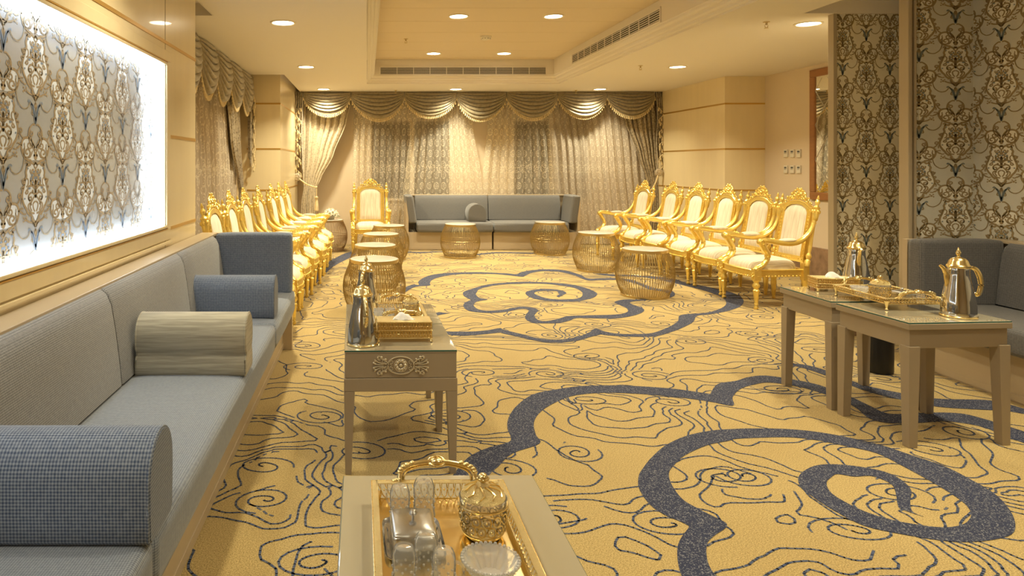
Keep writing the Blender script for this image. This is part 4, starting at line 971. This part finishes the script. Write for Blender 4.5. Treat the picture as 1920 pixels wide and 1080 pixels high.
# ================================================================== COFFEE POTS
def make_pot():
    t = thing('coffee_pot', 'x', 'coffee pot', (0,0,0), 0, 'chrome and gold coffee pots')
    M().lathe([(.0,.002),(.078,.002),(.080,.012),(.079,.03),(.078,.06),(.073,.10),(.064,.15),(.055,.195),(.050,.225),(.0485,.25),(.0495,.275),(.048,.278),(0,.278)], 40).build('body', CHROME, t, ang=35)
    M().lathe([(.078,0),(.083,.001),(.084,.006),(.081,.011),(.078,.012)], 40).build('foot_ring', GOLDM, t)
    M().lathe([(.050,.268),(.054,.272),(.0545,.279),(.050,.284),(.047,.288),(.042,.305),(.032,.318),(.016,.324),(.008,.327),(.006,.332),(.011,.340),(.012,.350),(.007,.362),(.003,.375),(0,.380)], 28).build('lid', GOLDM, t)
    m = M(); 
    pts = spline([(.042,0,.17),(.052,0,.205),(.060,0,.235),(.075,0,.262),(.092,0,.278)], 4)
    m.tube(pts, [lerp(.020, .006, (i/(len(pts)-1))**.8) for i in range(len(pts))], 10, flat=1.2); m.build('spout', GOLDM, t, ang=60)
    pts = spline([(-.046,0,.262),(-.062,0,.268),(-.085,0,.258),(-.104,0,.220),(-.110,0,.170),(-.100,0,.130),(-.088,0,.118),(-.078,0,.13)], 5)
    h = M().tube(pts, [lerp(.007, .0125, math.sin(PI*min(1, i/(len(pts)-1)*1.1))) for i in range(len(pts))], 8, flat=1.1)
    for p in pts[8:-3:2]: h.ball(p+Vector((-.010, 0, 0)), .006, 6, 4)
    h.build('handle', GOLDM, t, ang=60)
    return t
pot = make_pot(); pot.location = (3.245, 3.745, .666); pot.rotation_euler = (0,0,PI-.15); pot['label'] = 'chrome coffee pot nearest on the right tables, whole body in view'
copy_tree(pot, None, (3.27, 4.56, .666), -1.9, 'chrome coffee pot at the back of right tables, behind the tissue box')
copy_tree(pot, None, (-.022, 3.42, .601), 1.75, 'chrome coffee pot at left front of table, gold handle towards camera', (.95,.95,.90))
copy_tree(pot, None, (-.005, 4.20, .601), 1.3, 'chrome coffee pot half hidden behind the nearer left pot', (.95,.95,.90))

# ================================================================== GILT TRAYS
def gallery(m, w_, d, z0, z1, th, n, flare=.0):      # pierced border: rails, crossed scrolls, beads
    hw, hd = w_/2, d/2
    for a, b, ax in ((-hw, hw, 0), (-hw, hw, 1), (-hd, hd, 2), (-hd, hd, 3)):
        def P(t, z):
            f = flare*(z-z0)/(z1-z0)
            if ax == 0: return Vector((t*(1+f/hw), -hd-f, z))
            if ax == 1: return Vector((t*(1+f/hw), hd+f, z))
            if ax == 2: return Vector((-hw-f, t*(1+f/hd), z))
            return Vector((hw+f, t*(1+f/hd), z))
        m.tube([P(a, z0), P(b, z0)], th*.8, 6); m.tube([P(a, z1), P(b, z1)], th, 6)
        cnt = max(4, int((b-a)/n)); st = (b-a)/cnt
        for k in range(cnt):
            c = a+st*(k+.5); zc_ = (z0+z1)/2; hh = (z1-z0)/2
            m.tube([P(c+st*.46*math.cos(q*PI/4), zc_+hh*.9*math.sin(q*PI/4)) for q in range(9)], th*.55, 4, cap=False)
            m.ball(P(c, zc_), th*1.25, 6, 4); m.ball(P(c-st/2, z1), th*1.25, 5, 3); m.ball(P(c-st/2, zc_), th, 5, 3)
    return m
def handle_m(w_, h, x0, y0, z0, th, out=-1, lean=.35):
    m = M()
    pts = []
    for k in range(21):
        a = PI*k/20; r = w_/2; x = -r*math.cos(a)*(1+.12*math.sin(2*a)**2); zz = h*math.sin(a)**.8; pts.append((x0+x, y0+out*zz*lean, z0+zz))
    m.tube(pts, [th*(1.5-.5*math.sin(PI*k/20)) for k in range(21)], 8)
    m.tube([(p[0]*.9+x0*.1, p[1], p[2]-th*1.3) for p in pts[1:-1]], th*.6, 6)
    for k in (2, 3, 4, 5, 6, 14, 15, 16, 17, 18): p = pts[k]; m.ball((p[0], p[1], p[2]+th*.8), th*1.2, 6, 4, sx=1.4)
    q = pts[10]; Tm = Matrix.Translation(q) @ Matrix.Rotation(PI/2-.9, 4, 'X')
    m.ball((0,0,0), th*2.1, 12, 6, sx=1.6, sz=.7, mat=Tm); m.torus((0,0,0), th*2.6, th*.55, 20, 6, Tm, sx=1.45)
    for s_ in (-1, 1):
        for k in range(4): m.ball((x0+s_*(w_/2+th*(k*1.0)), y0, z0+th*(1.2-.3*k)), th*1.1, 6, 4)
    return m
def tray(label, w_, d, loc, rz, zr=.045, foot=.012):
    t = thing('gold_tray', label, 'tray', loc, rz)
    M().box(-w_/2+.012, w_/2-.012, -d/2+.012, d/2-.012, foot, foot+.004).build('tray_floor', mat('tray_floor_gold', (.92,.74,.38), .18, 1), t, smooth=False)
    gallery(M(), w_-.02, d-.02, foot+.004, foot+zr, .0026, .017, .012).build('pierced_rim', GOLDM, t, ang=60)
    vs = M(); hw, hd = w_/2-.008, d/2-.008
    for x0, x1, y0, y1 in ((-hw-.012, -hw+.006, -hd-.012, hd+.012), (hw-.006, hw+.012, -hd-.012, hd+.012), (-hw, hw, -hd-.012, -hd+.006), (-hw, hw, hd-.006, hd+.012)): vs.box(x0, x1, y0, y1, foot+zr-.002, foot+zr+.002)
    vs.build('rim_lip', GOLDF, t, smooth=False, bevel=.0015)
    for sx in (-1, 1):
        for sy in (-1, 1):
            if foot > .01: M().lathe([(.006,0),(.010,.003),(.009,.008),(.005,.012),(.009,foot+.004),(.014,foot+.02)], 10, (sx*(w_/2-.012), sy*(d/2-.012), 0)).build('foot', GOLDM, t)
    for s_ in (-1, 1):
        handle_m(.20, .045, 0, s_*(d/2-.004), foot+zr, .0055, s_, .45).build('handle', GOLDM, t, ang=60)
    return t
tr0 = tray('large gold filigree tray on the nearest table', .345, .60, (.190, 1.515, .601), A13*.4)
tr1 = tray('gold tray behind the tissue box on the left tables', .29, .44, (.185, 3.95, .601), A13)
tr2 = tray('gold tray on short feet lying across both right tables', .345, .455, (3.135, 4.115, .666), math.radians(-1), .035, .032)

def jar(label, loc, s=1):
    t = thing('lidded_jar', label, 'jar', loc, 0, 'gold filigree jars with lids')
    M().lathe([(.0,.012),(.046*s,.012),(.050*s,.02),(.054*s,.05*s),(.0555*s,.088*s),(.0575*s,.092*s),(.055*s,.093*s),(.051*s,.05*s),(.046*s,.02),(0,.018)], 32).build('glass_bowl', GLASS, t)
    m = M(); R0 = .0555*s
    m.torus((0,0,.014), .047*s, .004*s, 32, 6).torus((0,0,.078*s), R0+.0015, .003*s, 32, 6).lathe([(.03*s,0),(.04*s,.002),(.034*s,.008),(.046*s,.014)], 24)
    for k in range(14):
        a = 2*PI*k/14
        for z, r_, q in ((.032*s, .051*s, .010*s), (.056*s, .054*s, .010*s)):
            aa = a+(PI/14 if z > .04*s else 0)
            m.tube([((r_+.002)*math.cos(aa+q/r_*math.cos(w2)), (r_+.002)*math.sin(aa+q/r_*math.cos(w2)), z+q*1.15*math.sin(w2)) for w2 in [2*PI*j/8 for j in range(9)]], .0021*s, 4, cap=False)
            m.ball(((r_+.002)*math.cos(aa), (r_+.002)*math.sin(aa), z), .0035*s, 5, 3)
        m.ball(((R0+.001)*math.cos(a), (R0+.001)*math.sin(a), .072*s), .0045*s, 6, 3)
    m.build('filigree_sleeve', GOLDM, t, ang=60)
    l = M().lathe([(.053*s,.093*s),(.052*s,.097*s),(.046*s,.106*s),(.030*s,.116*s),(.010*s,.121*s),(.006*s,.125*s)], 32).build('lid', GOLDF, t)
    f = M().lathe([(.006*s,.120*s),(.005*s,.126*s),(.011*s,.131*s),(.013*s,.138*s),(.008*s,.145*s),(0,.148*s)], 12)
    for k in range(8): a = 2*PI*k/8; f.ball((.012*s*math.cos(a), .012*s*math.sin(a), .134*s), .004*s, 5, 3)
    for k in range(10):
        a = 2*PI*k/10; f.tube([(r_*s*math.cos(a+q), r_*s*math.sin(a+q), z*s) for r_, z, q in ((.049,.103,0),(.042,.111,.25),(.030,.1175,.1),(.018,.121,-.2))], .0022*s, 4)
    f.build('finial', GOLDM, l, ang=60)
    return t
FZ = .601+.017; FR = .666+.037
jar('gold filigree jar with domed lid, right side of nearest tray', (.276, 1.625, FZ))
jar('gold filigree jar with ball finial on the left tables tray', (.255, 4.00, FZ), .85)
jar('gold filigree jar standing amid the right tray', (3.040, 4.045, FR), .95)

def butter(label, loc, rz=0, s=1, base=True):
    t = thing('steel_lidded_box', label, 'lidded box', loc, rz, 'brushed steel lidded boxes')
    if base:
        m = M(); P = []
        for k in range(32):
            a = 2*PI*k/32; P.append((.070*s*math.copysign(abs(math.cos(a))**.3, math.cos(a)), .093*s*math.copysign(abs(math.sin(a))**.3, math.sin(a))))
        vs = [(x*q, y*q, z) for q, z in ((.92, 0), (1, .007), (1.0, .009), (.93, .003)) for x, y in P]
        m.add(vs, [(j*32+k, j*32+(k+1) % 32, j*32+32+(k+1) % 32, j*32+32+k) for j in range(3) for k in range(32)]+[tuple(range(32)), tuple(range(127, 95, -1))]); m.build('dish', STEEL, t, ang=40)
        for sx in (-1, 1): M().tube(spline([(sx*.058*s,-.025*s,.010),(sx*.061*s,-.02*s,.02),(sx*.061*s,.02*s,.02),(sx*.058*s,.025*s,.010)], 4), .0018, 6).build('dish_handle', STEEL, t)
    soft(cushion(-.050*s, .050*s, -.062*s, .062*s, .006, .046*s, .006), 'lid', STEEL, t, .016)
    M().lathe([(.003,.046*s),(.003,.058*s),(.009,.063*s),(.0095,.067*s),(.006,.072*s),(0,.073*s)], 14).build('knob', STEEL, t)
    return t
butter('brushed steel box with knob among glasses on nearest tray', (.108, 1.600, FZ), .03)
butter('brushed steel box with knob on the right tray', (3.175, 4.05, FR), .1, .9, False)

def cup(label, loc, rz, s=1, tea=False):
    t = thing('glass_tea_cup', label, 'glass cup', loc, rz, 'small glass tea cups')
    b = [(.0,.083),(.012,.084),(.020,.080),(.0245,.068),(.0255,.05),(.024,.03),(.0255,.008),(.0275,0),(.0262,.0005),(.0225,.03),(.0238,.05),(.0225,.066),(.016,.076),(0,.078)]
    M().lathe([(r*s, z*s) for r, z in b], 24).build('bowl', GLASS, t)
    M().tube(spline([(.024*s,0,.062*s),(.040*s,0,.060*s),(.044*s,0,.042*s),(.036*s,0,.024*s),(.023*s,0,.022*s)], 4), .0032*s, 8).build('handle', GLASS, t)
    m = M()
    for k in range(8):
        for z in (.018, .028, .038): a = 2*PI*(k+.5*(z > .02 and z < .03))/8; m.ball((.0245*s*math.cos(a), .0245*s*math.sin(a), z*s), .0032*s, 5, 3)
    m.build('cut_pattern', CRYSTAL, t)
    return t
cup('upturned glass cup at far left corner of nearest tray', (.082, 1.700, FZ), 2.4)
cup('tall upturned glass cup behind the steel box, nearest tray', (.144, 1.725, FZ), 1.2, 1.06)
cup('upturned glass cup just in front of the steel box', (.128, 1.478, FZ), .9)
cup('upturned glass cup at bottom left of nearest tray', (.078, 1.432, FZ), .6)
cup('upturned glass cup with handle towards the crystal bowl', (.160, 1.420, FZ), -.5)
cup('upturned glass cup behind jar on the right tray', (3.20, 4.22, FR), .2)
cup('round glass cup at the near end of right tray', (3.20, 3.945, FR), 2.2, .8)
# tumblers of pressed glass packed on the left tray
for i, (x, y, l) in enumerate(((.065, 3.80, 'crystal cup at front left of the left tables tray'), (.125, 3.80, 'crystal cup beside the tissue, left tables tray'), (.068, 3.88, 'crystal cup in second row, left edge of left tables tray'), (.130, 3.88, 'crystal cup in second row before jar, left tables tray'))):
    t = thing('crystal_cup', l, 'glass cup', (x, y, FZ), 0, 'pressed crystal cups')
    M().lathe([(.0,0),(.022,0),(.024,.003),(.027,.03),(.0285,.062),(.0265,.062),(.024,.03),(.020,.008),(0,.007)], 20, flute=1, fl_rng=(.002,.05)).build('bowl', CRYSTAL, t)
def cbowl(label, loc, s=1):
    t = thing('crystal_bowl', label, 'bowl', loc, 0, 'cut crystal bowls')
    M().lathe([(.0,.0),(.028*s,0),(.034*s,.006*s),(.052*s,.026*s),(.061*s,.045*s),(.058*s,.047*s),(.047*s,.028*s),(.030*s,.011*s),(0,.009*s)], 36, flute=1, fl_rng=(.004,.04)).build('bowl', CRYSTAL, t, ang=25)
    m = M()
    for k in range(36): a = 2*PI*k/36; m.ball((.060*s*math.cos(a), .060*s*math.sin(a), .046*s), .0045*s, 6, 4)
    for k in range(26): a = 2*PI*k/26; m.ball((.052*s*math.cos(a), .052*s*math.sin(a), .030*s), .004*s, 5, 3)
    m.build('beaded_edge', CRYSTAL, t)
cbowl('round cut crystal bowl at bottom right of nearest tray', (.262, 1.447, FZ))
cbowl('low crystal bowl at the far left of right tray', (3.05, 4.22, FR), .85)

def tissue_box(label, tl, w_, d, h, loc, rz):
    t = thing('tissue_box', label, 'tissue box', loc, rz)
    f = .02
    M().box(-w_/2+.006, w_/2-.006, -d/2+.006, d/2-.006, f+.002, h-.004).build('inner_case', mat('box_inner_gold', (.75,.5,.17), .35, .8), t, smooth=False)
    gallery(M(), w_, d, f, f+(h-f)*.5, .0025, .014).build('lower_filigree', GOLDM, t, ang=60)
    gallery(M(), w_, d, f+(h-f)*.5, h, .0025, .014).build('upper_filigree', GOLDM, t, ang=60)
    M().box(-w_/2-.002, w_/2+.002, -d/2-.002, d/2+.002, h-.003, h+.002).build('lid', GOLDF, t, smooth=False, bevel=.002)
    for sx in (-1, 1):
        for sy in (-1, 1): M().lathe([(.005,0),(.009,.003),(.007,.009),(.005,.013),(.010,f+.004)], 10, (sx*(w_/2-.004), sy*(d/2-.004), 0)).build('foot', GOLDM, t)
    t2 = thing('paper_tissue', tl, 'tissue', (loc[0], loc[1], loc[2]+h+.001), rz)
    def fn(a, b):
        x = (a-.5)*.12*(1-.25*b); y = (b-.5)*.05+.008*math.sin(a*9); z = .002+.033*math.sin(PI*min(1, a*1.15))**.7*(1-(2*b-1)**2)**.6+.004*math.sin(a*14+b*5); return (x, y, z)
    def fu(a, b): p = fn(a, b); return (p[0]*.97, p[1]*.97, max(0, p[2]-.004))
    M().grid(fn, 18, 8).grid(fu, 18, 8, True).build('fold', WHITETISSUE, t2, ang=180, fix=False)
    return t
tissue_box('gold filigree tissue box at the front of ornament table', 'white tissue standing out of the left gold box', .275, .135, .100, (.190, 3.515, .601), A13)
tissue_box('gold filigree tissue box on the farther right table', 'white tissue standing out of the right gold box', .255, .13, .085, (3.085, 4.515, .666), math.radians(-8))

# black waste bin
t = thing('waste_bin', 'black cylindrical bin on carpet behind the right tables', 'bin', (3.70, 4.93, 0))
M().lathe([(.080,0),(.084,.004),(.086,.02),(.088,.34),(.086,.345),(.082,.34),(.080,.02),(.0,.018)], 36).build('body', BLACK, t)
M().torus((0,0,.34), .087, .004, 36, 6).build('rim', BLACK, t)

# ================================================================== CURTAINS
def cloth(fn, nu, nv, name, mt, parent, uvf=None, th=0, label=None):
    me = bpy.data.meshes.new(name); m = M().grid(fn, nu, nv); me.from_pydata(m.v, [], m.f); me.update()
    me.polygons.foreach_set('use_smooth', [True]*len(me.polygons))
    if uvf:
        uvl = me.uv_layers.new(name='UVMap'); li = 0
        for p in me.polygons:
            for vi in p.vertices:
                i, j = vi % (nu+1), vi//(nu+1); uvl.data[li].uv = uvf(i/nu, j/nv); li += 1
    me.materials.append(mt); o = bpy.data.objects.new(name, me); COL.objects.link(o)
    if parent: o.parent = parent
    if th: s_ = o.modifiers.new('solid', 'SOLIDIFY'); s_.thickness = th
    if label: o['label'] = label
    return o
def interp(rows, t):                 # rows: (t, a, b)
    for (t0, a0, b0), (t1, a1, b1) in zip(rows[:-1], rows[1:]):
        if t <= t1: q = (t-t0)/(t1-t0); q = q*q*(3-2*q)*.4+q*.6; return lerp(a0, a1, q), lerp(b0, b1, q)
    return rows[-1][1:]
def drape(name, label, cat, mt, rows, base, ax, ztop, zbot, amp, nf, group=None, cloth_w=None, ampf=None, nv=60, th=0, seed=0, part='cloth'):
    """rows give left and right edge along the wall at heights t (0 top .. 1 bottom); base = distance axis value; ax 'x' (window wall) or 'y' (left wall)"""
    r = random.Random(seed); ph = [r.uniform(0, 6.3) for _ in range(4)]
    def fn(a, b):
        l, rr = interp(rows, b); s = l+(rr-l)*a; z = lerp(ztop, zbot, b)
        A = amp*(ampf(b) if ampf else 1)
        d = A*(math.sin(2*PI*nf*a+ph[0]+.6*math.sin(b*3+ph[1]))+.35*math.sin(2*PI*nf*2.3*a+ph[2])+.25*math.sin(2*PI*3*a+ph[3]+b*2))
        s += .25*A*math.cos(2*PI*nf*a+ph[0])
        return (s, base+d, z) if ax == 'x' else (base+d, s, z)
    t = thing(name, label, cat, (0,0,0), 0, group)
    W = cloth_w or (abs(rows[0][2]-rows[0][1])*1.9)
    cloth(fn, int(nf*10), nv, part, mt, t, lambda a, b: (a*W, lerp(ztop, zbot, b)), th)
    return t, fn
YS = 12.73
def ux(u, Y=YS): return (u-PX)/F*Y
gs = 'lace voile curtains before the windows'
def rowsx(pts, ztop, zbot, Y=YS):    # (v, ul, ur) rows
    out = []
    for v, a, b in pts:
        z = EYE-(v-PY)/F*Y; out.append(((ztop-z)/(ztop-zbot), ux(a, Y), ux(b, Y)))
    out[0] = (0, out[0][1], out[0][2]); out[-1] = (1, out[-1][1], out[-1][2]); return out
ZT, ZB = 2.80, .02
drape('sheer_curtain', 'straight lace voile behind the lone armchair, leftmost', 'curtain', SHEER, rowsx([(175,664,776),(300,661,772),(458,660,765)], ZT, ZB), YS, 'x', ZT, ZB, .026, 9, gs, seed=1)
drape('sheer_curtain', 'lace voile slanting across the left window, beside the bare wall gap', 'curtain', SHEER, rowsx([(175,776,884),(230,772,884),(330,758,901),(458,742,915)], ZT, ZB), YS-.05, 'x', ZT, ZB, .026, 9, gs, seed=2)
drape('sheer_curtain', 'lace voile right of the bare wall gap', 'curtain', SHEER, rowsx([(175,922,1036),(230,915,1036),(330,905,1044),(458,900,1052)], ZT, ZB), YS, 'x', ZT, ZB, .026, 9, gs, seed=3)
drape('sheer_curtain', 'widest lace voile, hanging by the rightmost drape', 'curtain', SHEERD, rowsx([(175,1024,1200),(300,1034,1212),(458,1044,1226)], ZT, ZB), YS-.04, 'x', ZT, ZB, .028, 13, gs, seed=4)
# tied side drapes
gd = 'tied damask side drapes'
pinch = lambda b: .25+.75*abs(min(1, abs(b-.56)/.42))
YD = 12.58
dl, fdl = drape('side_drape', 'pale damask drape tied to the left, in the far left corner', 'curtain', DRAPEL, rowsx([(178,567,662),(230,566,650),(290,567,626),(335,568,602),(352,570,594),(375,566,592),(460,562,596)], ZT, ZB, YD), YD, 'x', ZT, ZB, .035, 7, gd, ampf=pinch, seed=5, th=.004)
dr, fdr = drape('side_drape', 'damask drape tied to the right, behind last right-hand armchair', 'curtain', DRAPEM, rowsx([(178,1158,1232),(230,1172,1235),(290,1195,1235),(340,1212,1237),(358,1218,1238),(380,1216,1240),(460,1212,1242)], ZT, ZB, YD), YD, 'x', ZT, ZB, .035, 7, gd, ampf=pinch, seed=6, th=.004)
HOLD = mat('holdback_glass', (.60, .52, .40), .12, .3)
def tieback(label, p0, p1, tassel, lab2):
    t = thing('curtain_tieback', label, 'curtain tieback', p0, 0, 'rope tiebacks with round holdbacks')
    d = Vector(p1)-Vector(p0)
    M().tube(spline([(0,0,0), d*.5+Vector((0,-.06,-.03)), d+Vector((0,-.05,0)), d+Vector((.015*(1 if d.x > 0 else -1), .03, .01))], 8), .014, 8).build('rope', TASSELM, t)
    m = M()
    Tm = Matrix.Rotation(PI/2, 4, 'X'); m.lathe([(0,-.01),(.06,-.005),(.07,.01),(.05,.03),(.02,.04),(0,.042)], 20, mat=Tm); m.torus((0,0,.012), .066, .008, 20, 6, Tm)
    for k in range(10): a = 2*PI*k/10; m.ball((.045*math.cos(a), -.03, .045*math.sin(a)), .013, 6, 4)
    m.build('holdback', HOLD, t)
    if tassel:
        o = d+Vector((.02,-.06,-.02))
        M().tube([o, o+Vector((0,0,-.14))], .008, 6).lathe([(.012,-.14),(.030,-.155),(.034,-.18),(.022,-.20),(.026,-.21),(.040,-.40),(.036,-.405)], 14, tuple(o)).build('tassel', TASSELM, t)
    return t
tieback('rope tieback with hanging tassel on the left drape', at(557, 332, 12.36), at(592, 351, 12.40), True, '')
tieback('rope tieback and crystal rosette on the right drape', at(1235, 323, 12.36), at(1218, 357, 12.40), False, '')

# swagged valances
def tassel(m, x, y, z, s=1):
    m.lathe([(.006*s, 0), (.009*s, -.008*s), (.006*s, -.016*s), (.010*s, -.024*s), (.0135*s, -.058*s), (.011*s, -.060*s)], 6, (x, y, z))
def swag(parent, w_, drop, place, zt=2.815, side=1, seed=0, cusp=.10, mt=None):
    r = random.Random(seed); k1 = r.uniform(-.06, .06); nfold = 7; ph = r.uniform(0, 1)
    def prof(s): return (max(0, 4*s*(1-s)))**.72
    def fn(s, t):
        se = s+k1*math.sin(PI*s)*t
        z = zt-cusp*t*1.0-drop*t**1.02*prof(se)
        f = math.sin(2*PI*(nfold*t+ph))
        env = min(1, prof(s)*1.3)*.9+.1
        sharp = abs(math.sin(PI*(nfold*t+ph)))**.6
        d = -(.02+.055*math.sin(PI*t)*prof(s)+.012*t)-.048*env*sharp*(1-.4*(t > .95))
        z += .008*env*math.cos(2*PI*(nfold*t+ph))
        x = w_*(s*(1-.0)+0)
        if t < .25: x = w_*(s+ .02*math.sin(2*PI*s)*(1-t/.25))
        return place(x, d, z)
    o = cloth(fn, 36, 100, 'swag', mt or SWAGM, parent, None, .004)
    m = M(); n = int(w_/.034)+3
    for k in range(n+1):
        s = k/n; p = fn(s, 1.0); tassel(m, p[0], p[1], p[2]+.004)
    m.tube([Vector(fn(k/40, 1.0)) for k in range(41)], .006, 5)
    m.build('tassel_fringe', TASSELM, o, kind='stuff', ang=60)
    return o
val = thing('swag_valance', 'wide swagged valance with tassels across the window wall', 'valance', (0,0,0))
us = [569, 658, 758, 856, 949, 1045, 1137, 1227]; YV = 12.44
for i, (a, b) in enumerate(zip(us[:-1], us[1:])):
    x0, x1 = ux(a, YV), ux(b, YV)
    swag(val, x1-x0, (.31, .40, .34, .40, .38, .36, .34)[i], lambda x, d, z, x0=x0: (x0+x, YV+d, z), seed=i+3)
M().box(ux(566, YV), ux(1230, YV), YV+.01, YV+.03, 2.70, 2.94).build('pelmet_board', SWAGM, val, smooth=False)
# cascades at the ends: zigzag falling folds edged with tassels
def cascade(parent, place, zt, zlen, w_, seed=0):
    def fn(a, b):
        L_ = zlen*(.28+.72*a); zz = zt-b*L_
        return place(w_*a+.01*math.sin(9*b+seed), -.03*math.sin(2*PI*4.5*a)-.02, zz)
    o = cloth(fn, 30, 16, 'cascade', DRAPEM, parent, None, .004)
    m = M(); n = 26; 
    for k in range(n+1):
        f = k/n; zig = abs(((f*5) % 1)*2-1); z = zt-zlen*(.2+.8*f); x, y, zz = place(w_*(.15+.75*zig), -.075, z); tassel(m, x, y, zz, 1.1)
    pts = []
    for k in range(51):
        f = k/50; zig = abs(((f*5) % 1)*2-1); pts.append(place(w_*(.15+.75*zig), -.06, zt-zlen*(.2+.8*f)))
    m.tube(pts, .008, 5); m.build('tassel_fringe', TASSELM, o, kind='stuff', ang=60)
    def fz(a, b):
        f = b; zig = abs(((f*5) % 1)*2-1); return place(lerp(0, w_*(.15+.75*zig), a), -.045-.02*a, zt-zlen*(.2+.8*f))
    cloth(fz, 4, 50, 'zigzag_fold', SWAGM, o, None, .003)
cascade(val, lambda x, d, z: (ux(551, YV)+x, YV+d, z), 2.82, 1.50, .155)
cascade(val, lambda x, d, z: (ux(1246, YV)-x, YV+d, z), 2.82, 1.45, .155, 2)

# left wall: sheer, drape, valance
XS = -1.89
drape('sheer_curtain', 'long lace voile on left wall behind the left chair row', 'curtain', SHEERD, [(0, 5.42, 9.35), (.5, 5.42, 9.75), (1, 5.42, 9.9)], XS, 'y', ZT, ZB, .022, 22, gs, seed=9)
drape('side_drape', 'narrow damask drape on left wall beside the panelled pilaster', 'curtain', DRAPEM, [(0, 8.75, 9.55), (.35, 9.2, 9.75), (.62, 9.85, 10.0), (1, 9.6, 10.1)], XS+.06, 'y', ZT, ZB, .018, 8, gd, seed=10, th=.004)
vl = thing('swag_valance', 'swagged valance running down the left wall above the voile', 'valance', (0,0,0))
ed = [5.45, 6.24, 7.02, 7.80, 8.59, 9.38, 10.15]
for i, (a, b) in enumerate(zip(ed[:-1], ed[1:])):
    swag(vl, b-a, .42, lambda x, d, z, a=a: (-1.765-d, a+x, z), seed=i+20, cusp=.16)
M().box(-1.80, -1.775, 5.42, 10.2, 2.70, 2.93).build('pelmet_board', SWAGM, vl, smooth=False)
cascade(vl, lambda x, d, z: (-1.74-d, 10.2-x, z), 2.8, 1.35, .18, 3)
print('TRIS', sum(len(o.data.polygons) for o in sc.objects if o.type == 'MESH'))
